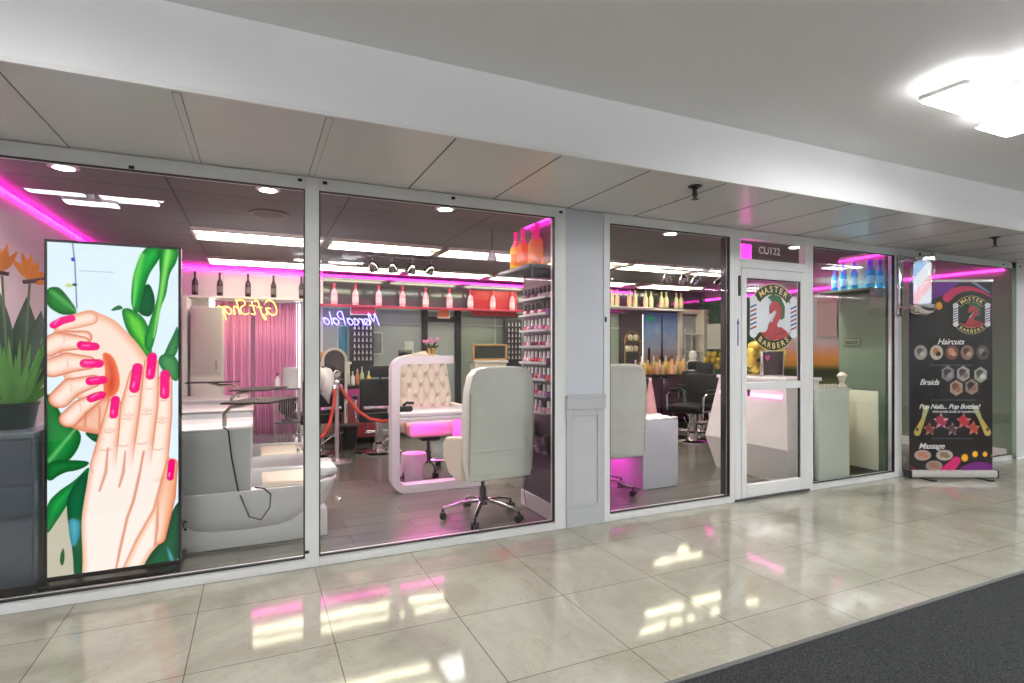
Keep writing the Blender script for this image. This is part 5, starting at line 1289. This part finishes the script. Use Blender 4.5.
# ================================================================ the barbers' logo
LB = mat('logo_black', (.012, .022, .015), .4); LG = mat('logo_gold', (.80, .66, .25), .4); LW = mat('logo_white', (.80, .84, .88), .4)
LR = mat('logo_red', (.40, .05, .06), .45); LRD = mat('logo_dark_red', (.30, .03, .04), .45); LGR = mat('logo_green', (.03, .13, .05), .45); LBL = mat('logo_blue', (.04, .10, .36), .45)
def logo(parent, cx, cz, w, h, y, white_bg=True):
    """Oval badge: arched words, a red long-necked bird, two striped poles. y is its back plane; it is built toward -y."""
    def el(rx, rz, n=56, x=cx, z=cz): return [(x+rx*math.cos(2*PI*k/n), z+rz*math.sin(2*PI*k/n)) for k in range(n)]
    U = w/2; V = h/2; d = .0012
    def flat(poly, m, lay, name): return MB().prism(poly, y-d*lay, y-d*(lay+1)+.0002, 'y').build(name, m, parent, smooth=False)
    def band(r0, r1, a0, a1, m, lay, name, n=30):
        A = [(cx+U*r1*math.cos(math.radians(a0+(a1-a0)*k/n)), cz+V*r1*math.sin(math.radians(a0+(a1-a0)*k/n))) for k in range(n+1)]
        C_ = [(cx+U*r0*math.cos(math.radians(a1-(a1-a0)*k/n)), cz+V*r0*math.sin(math.radians(a1-(a1-a0)*k/n))) for k in range(n+1)]
        return flat(A+C_, m, lay, name)
    if white_bg: flat(el(U*.80, V*.84), LW, 0, 'badge_field')
    else: flat(el(U*.80, V*.84), LB, 0, 'badge_field')
    band(.83, .90, 0, 180, LB, 0, 'upper_ring', 40); band(.83, .90, 180, 360, LB, 0, 'lower_ring', 40)
    band(.69, 1.03, 38, 142, LG, 1, 'top_band_edge'); band(.71, 1.01, 39.0, 141.0, LB, 2, 'top_band')
    band(.69, 1.03, 218, 322, LG, 1, 'bottom_band_edge'); band(.71, 1.01, 219, 321, LB, 2, 'bottom_band')
    arc_text('arched_words', 'MASTER', h*.135, LG, parent, cx, cz, U*.86, V*.865, 125, 55, y-d*3.2, True, .0006, h*.002)
    arc_text('arched_words', 'BARBERS', h*.125, LG, parent, cx, cz, U*.86, V*.865, 231, 309, y-d*3.2, False, .0006, h*.002)
    for s in (-1, 1):
        x = cx+s*U*.83
        flat(rrect(x-U*.13, x+U*.13, cz-V*.50, cz+V*.50, U*.05), LW, 3, 'pole')
        flat(el(U*.15, V*.13, 24, x, cz+V*.52), LW, 4, 'pole_cap'); flat(el(U*.15, V*.13, 24, x, cz-V*.50), LW, 4, 'pole_cap')
        for k in range(6):
            z = cz+V*(.30-.13*k)
            flat([(x-U*.12, z-V*.05), (x+U*.12, z+V*.04), (x+U*.12, z+V*.095), (x-U*.12, z+V*.005)], (LBL, LR)[k % 2], 4, 'pole_stripe')
    def Q(p): return [(cx+U*a, cz+V*b_) for a, b_ in p]
    flat(Q([(-.26, .60), (-.05, .72), (.28, .64), (.46, .34), (.44, .0), (.30, -.08), (.18, .10), (.20, .30), (.02, .42), (-.12, .30), (-.08, .50)]), LGR, 5, 'bird_crest')
    flat(Q([(-.18, .34), (-.04, .50), (.18, .48), (.33, .30), (.32, .04), (.20, -.10), (.12, -.22), (.16, -.30), (.32, -.30), (.56, -.44), (.62, -.56), (.30, -.66), (-.10, -.70), (-.42, -.58), (-.55, -.46), (-.36, -.46), (-.26, -.36), (-.22, -.22), (-.10, -.06), (.06, .08), (.10, .18), (.02, .22), (-.10, .12), (-.18, .10)]), LR, 6, 'bird_body')
    flat(Q([(-.02, .02), (.04, .12), (.10, .18), (.0, .0), (-.10, -.16), (-.14, -.12)]), LW, 7, 'bird_highlight')
    flat(Q([(.30, -.36), (.48, -.46), (.30, -.55), (.02, -.56), (-.02, -.50), (.18, -.46)]), LRD, 7, 'bird_wing')
t = thing('door_logo', 'oval MASTER BARBERS logo stuck on the glass door', 'logo', (4.315, .004, 1.64))
logo(t, 0, 0, .62, .60, 0)

# ================================================================ roll-up banner
A0 = Vector((6.215, -.075)); A1 = Vector((7.00, -.44)); ang = math.atan2(A1.y-A0.y, A1.x-A0.x); BW = (A1-A0).length
t = thing('rollup_banner', 'black and purple roll-up banner listing Haircuts, Braids and Massage', 'banner', (A0.x, A0.y, 0), ang)
cvb = Canvas(BW, 1.98, 190, (.09, .075, .075)); H = 1.98
def bu(u, v): return ((u-908)/84*BW, H*(1-(v-284)/(471-284)))
def BL(p): return [bu(*q) for q in p]
PUR, PK = (.42, .13, .56), (.80, .12, .36)
cvb.poly(BL([(900, 280), (985, 280), (960, 284), (945, 296), (930, 302), (915, 309), (905, 312)]), PUR, smooth=2)
cvb.poly(BL([(906, 284), (912, 284), (911, 400), (906, 440)]), (.10, .06, .22), smooth=1)
cvb.line(BL([(972, 284), (978, 288), (989, 295)]), [.018, .012, .004], (.50, .55, .72), soft=2)
cvb.poly(BL([(978, 280), (995, 280), (995, 296)]), (.08, .09, .14), smooth=0)
cvb.line(BL([(946, 300), (953, 294), (962, 291), (972, 291), (982, 294), (991, 299)]), [.045, .040, .030, .02, .012, .004], PK)
cvb.ell(*bu(938, 308), .036, .042, (.90, .66, .12), (.85, .55, .10))
def photo(cx, cz, r, kind, c1, c2, c3, rz=None):
    rz = rz or r
    if kind == 'o': cvb.ell(cx, cz, r, rz, c1)
    elif kind == 'h': cvb.poly([(cx+r*math.cos(a), cz+rz*math.sin(a)) for a in np.linspace(PI/6, 2*PI+PI/6, 7)[:-1]], c1, smooth=0)
    else: cvb.poly([(cx+(r if k % 2 == 0 else r*.45)*math.cos(PI/2+k*PI/5), cz+(rz if k % 2 == 0 else rz*.45)*math.sin(PI/2+k*PI/5)) for k in range(10)], c1, smooth=0)
    cvb.ell(cx-r*.15, cz+rz*.2, r*.45, rz*.42, c2); cvb.ell(cx+r*.25, cz-rz*.18, r*.4, rz*.34, c3); cvb.line([(cx-r*.4, cz-rz*.3), (cx+r*.3, cz+rz*.4)], r*.12, c2, soft=2, op=.7)
for k, (u, c1, c2, c3) in enumerate(((919.5, (.62, .60, .58), (.35, .33, .32), (.75, .72, .68)), (935.5, (.74, .72, .66), (.72, .45, .28), (.15, .12, .1)), (951, (.45, .30, .25), (.78, .56, .46), (.82, .62, .50)), (966.5, (.55, .44, .38), (.30, .22, .2), (.75, .62, .54)), (982, (.30, .29, .28), (.55, .52, .48), (.18, .17, .17)))):
    x, z = bu(u, 354); photo(x, z, .068, 'o', c1, c2, c3, .078)
for (u, v, c1, c2, c3) in ((947, 375, (.50, .49, .50), (.22, .20, .22), (.62, .58, .58)), (962.5, 375, (.64, .62, .62), (.28, .24, .24), (.50, .42, .38)), (980, 376, (.62, .64, .58), (.30, .30, .28), (.80, .80, .76)), (955.5, 389, (.66, .60, .54), (.50, .30, .20), (.60, .42, .32)), (971, 388, (.56, .50, .46), (.14, .12, .14), (.55, .40, .34))):
    x, z = bu(u, v); photo(x, z, .076, 'h', c1, c2, c3, .085)
for (u, v) in ((350, 0),): pass
for vv, u0, u1 in ((366.5, 929, 972), (401, 930, 975), (439, 930, 972)):
    cvb.line([bu(u0, vv), bu(u1, vv)], .0035, (.35, .40, .45))
for (u, v, r, c1, c2) in ((928.5, 430, .07, (.72, .50, .44), (.50, .22, .20)), (940, 422, .085, (.80, .62, .66), (.62, .18, .30)), (951.5, 430, .07, (.66, .62, .62), (.40, .28, .30)), (963, 422, .085, (.78, .50, .52), (.72, .20, .24)), (973, 429, .075, (.76, .48, .44), (.70, .28, .22))):
    x, z = bu(u, v); photo(x, z, r, 's', c1, c2, c2, r*1.1)
for s, pts in ((1, [(925, 409), (922, 420), (916, 433)]), (-1, [(975, 409), (980, 420), (987, 433)])):
    q = BL(pts); cvb.line([q[0], q[1]], [.030, .018], (.68, .70, .50)); cvb.line([q[1], q[2]], [.020, .036], (.72, .64, .34)); cvb.ell(q[2][0], q[2][1]+.03, .014, .018, (.25, .20, .08))
for (u, v, c1, c2) in ((921.5, 455.5, (.66, .60, .56), (.72, .45, .34)), (943.5, 455.5, (.70, .68, .62), (.50, .42, .34)), (933, 466, (.62, .56, .52), (.66, .46, .38))):
    x, z = bu(u, v); photo(x, z, .088, 'o', c1, c2, c2, .056)
cvb.line(BL([(941, 474), (952, 465), (955.5, 461)]), [.05, .05, .045], (.82, .12, .44))
cvb.poly(BL([(953, 475), (962, 466), (974, 462), (985, 462), (998, 468), (998, 480), (953, 480)]), (.42, .12, .46), smooth=2)
cvb.line(BL([(908, 466), (916, 471), (925, 474)]), .008, (.60, .10, .34), soft=2)
for u, v, r in ((964, 458, .036), (974.5, 454.5, .030), (984.5, 454.5, .025), (992, 456, .014)):
    x, z = bu(u, v); cvb.ell(x, z, r, r*1.1, (.90, .70, .12), (.86, .60, .10))
pan = cvb.mesh('printed_panel', vcol_mat('banner_print', rough=.45), t, (0, -.002, .075))
MB().box(0, BW, 0, .002, .075, .075+1.98).build('panel_backing', BLACK, t)
logo(pan, *bu(970.5, 317), .40, .39, -.001, False)
WT = mat('white_ink', (.85, .85, .85), .5)
for txt, u, v, sz in (('Haircuts', 936, 346, .085), ('Braids', 918, 386, .085), ('Pop Nails... Pop Bottles!', 917.5, 409.5, .078), ('Massage', 917, 449, .085)):
    x, z = bu(u, v); text_obj('heading', txt, sz*(.88 if 'Pop' in txt else 1), WT, pan, (x, -.003, z), (PI/2, 0, 0), shear=.35, off=.001, space=.95)
x, z = bu(931, 413.5); text_obj('small_print', 'WITH A FREE GLASS OF CHAMPAGNE', .029, mat('grey_ink_light', (.6, .6, .6), .5), pan, (x, -.003, z), (PI/2, 0, 0), off=.0008, space=.95)
MB().box(-.005, BW+.005, -.008, .008, 2.05, 2.075, .003).build('top_rail', mat('silver_rail', (.70, .70, .66), .3, .3), t)
MB().box(-.02, BW+.02, -.055, .055, .015, .085, .012).build('base_housing', MATS['silver_rail'], t)
for x in (-.022, BW+.008): MB().box(x, x+.014, -.058, .058, .012, .09, .003).build('end_cap', BLACK, t)
for x in (.12, BW-.16): MB().prism([(x, -.16), (x+.05, -.16), (x+.03, .10), (x-.03, .10)], .0, .014, 'z').build('foot', BLACK, t)
MB().cyl((BW/2, .02, .08), (BW/2, .02, 2.05), .008).build('pole', DARKM, t)

# ================================================================ barber pole lamp on the frame
t = thing('barber_pole', 'chrome and glass barber pole lamp mounted beside the banner', 'barber pole', (6.16, .0, 1.68))
cx_, cy_ = .04, -.21
MB().box(-.045, .045, -.03, .0, .02, .66, .008).build('wall_plate', CHROME, t)
MB().cyl((0, -.03, .10), (cx_, cy_, .10), .016).cyl((0, -.03, .60), (cx_, cy_, .60), .016).build('bracket', CHROME, t)
MB().lathe([(.001, -.0), (.05, .01), (.095, .04), (.115, .085), (.115, .12), (.10, .13)], (cx_, cy_, 0), 30).build('lower_dome', CHROME, t)
MB().lathe([(.10, .555), (.115, .565), (.115, .60), (.09, .615)], (cx_, cy_, 0), 30).build('upper_collar', CHROME, t)
MB().lathe([(math.cos(a)*.115, .60+math.sin(a)*.09) for a in np.linspace(0, PI/2, 9)], (cx_, cy_, 0), 30).build('glass_dome', CLEARG, t)
MB().lathe([(.108, .125), (.108, .56)], (cx_, cy_, 0), 30).build('glass_tube', CLEARG, t)
m, nt, out = new_mat('pole_stripes'); N = nt.nodes.new; L = nt.links.new
tc = N('ShaderNodeTexCoord'); sp = N('ShaderNodeSeparateXYZ'); L(tc.outputs['Object'], sp.inputs[0])
def mth(op, a, b_=None):
    n = N('ShaderNodeMath'); n.operation = op
    for i, q in enumerate((a, b_)):
        if q is None: continue
        if isinstance(q, (int, float)): n.inputs[i].default_value = q
        else: L(q, n.inputs[i])
    return n.outputs[0]
an = mth('DIVIDE', mth('ARCTAN2', sp.outputs[1], sp.outputs[0]), 2*PI)
fr = mth('FRACT', mth('SUBTRACT', mth('MULTIPLY', sp.outputs[2], 1.7), mth('MULTIPLY', an, 1.0)))
rp = N('ShaderNodeValToRGB'); rp.color_ramp.interpolation = 'CONSTANT'; L(fr, rp.inputs[0])
E_ = rp.color_ramp.elements; E_[0].position = 0; E_[0].color = (.85, .88, .95, 1); E_[1].position = .25; E_[1].color = (.40, .62, .95, 1)
for p_, c in ((.5, (.85, .88, .95)), (.75, (1., .62, .68))): e = E_.new(p_); e.color = (*c, 1)
em = N('ShaderNodeEmission'); em.inputs[1].default_value = .42; L(rp.outputs[0], em.inputs[0]); L(em.outputs[0], out.inputs[0])
o = MB().lathe([(.001, .14), (.075, .14), (.075, .545), (.001, .545)], (0, 0, 0), 30).build('striped_cylinder', m, t); o.location = (cx_, cy_, 0)
# emergency conduit box on the right post
t = thing('smoke_detector', 'small black detector on the top frame right of the barber pole', 'detector', (6.52, -.015, 2.36))
MB().box(-.012, .012, 0, .013, 0, .03, .003).build('body', BLACK, t); MB().lathe([(.006, -.004), (.006, 0), (.001, .001)], (0, .006, 0), 10).build('lens', DARKM, t)
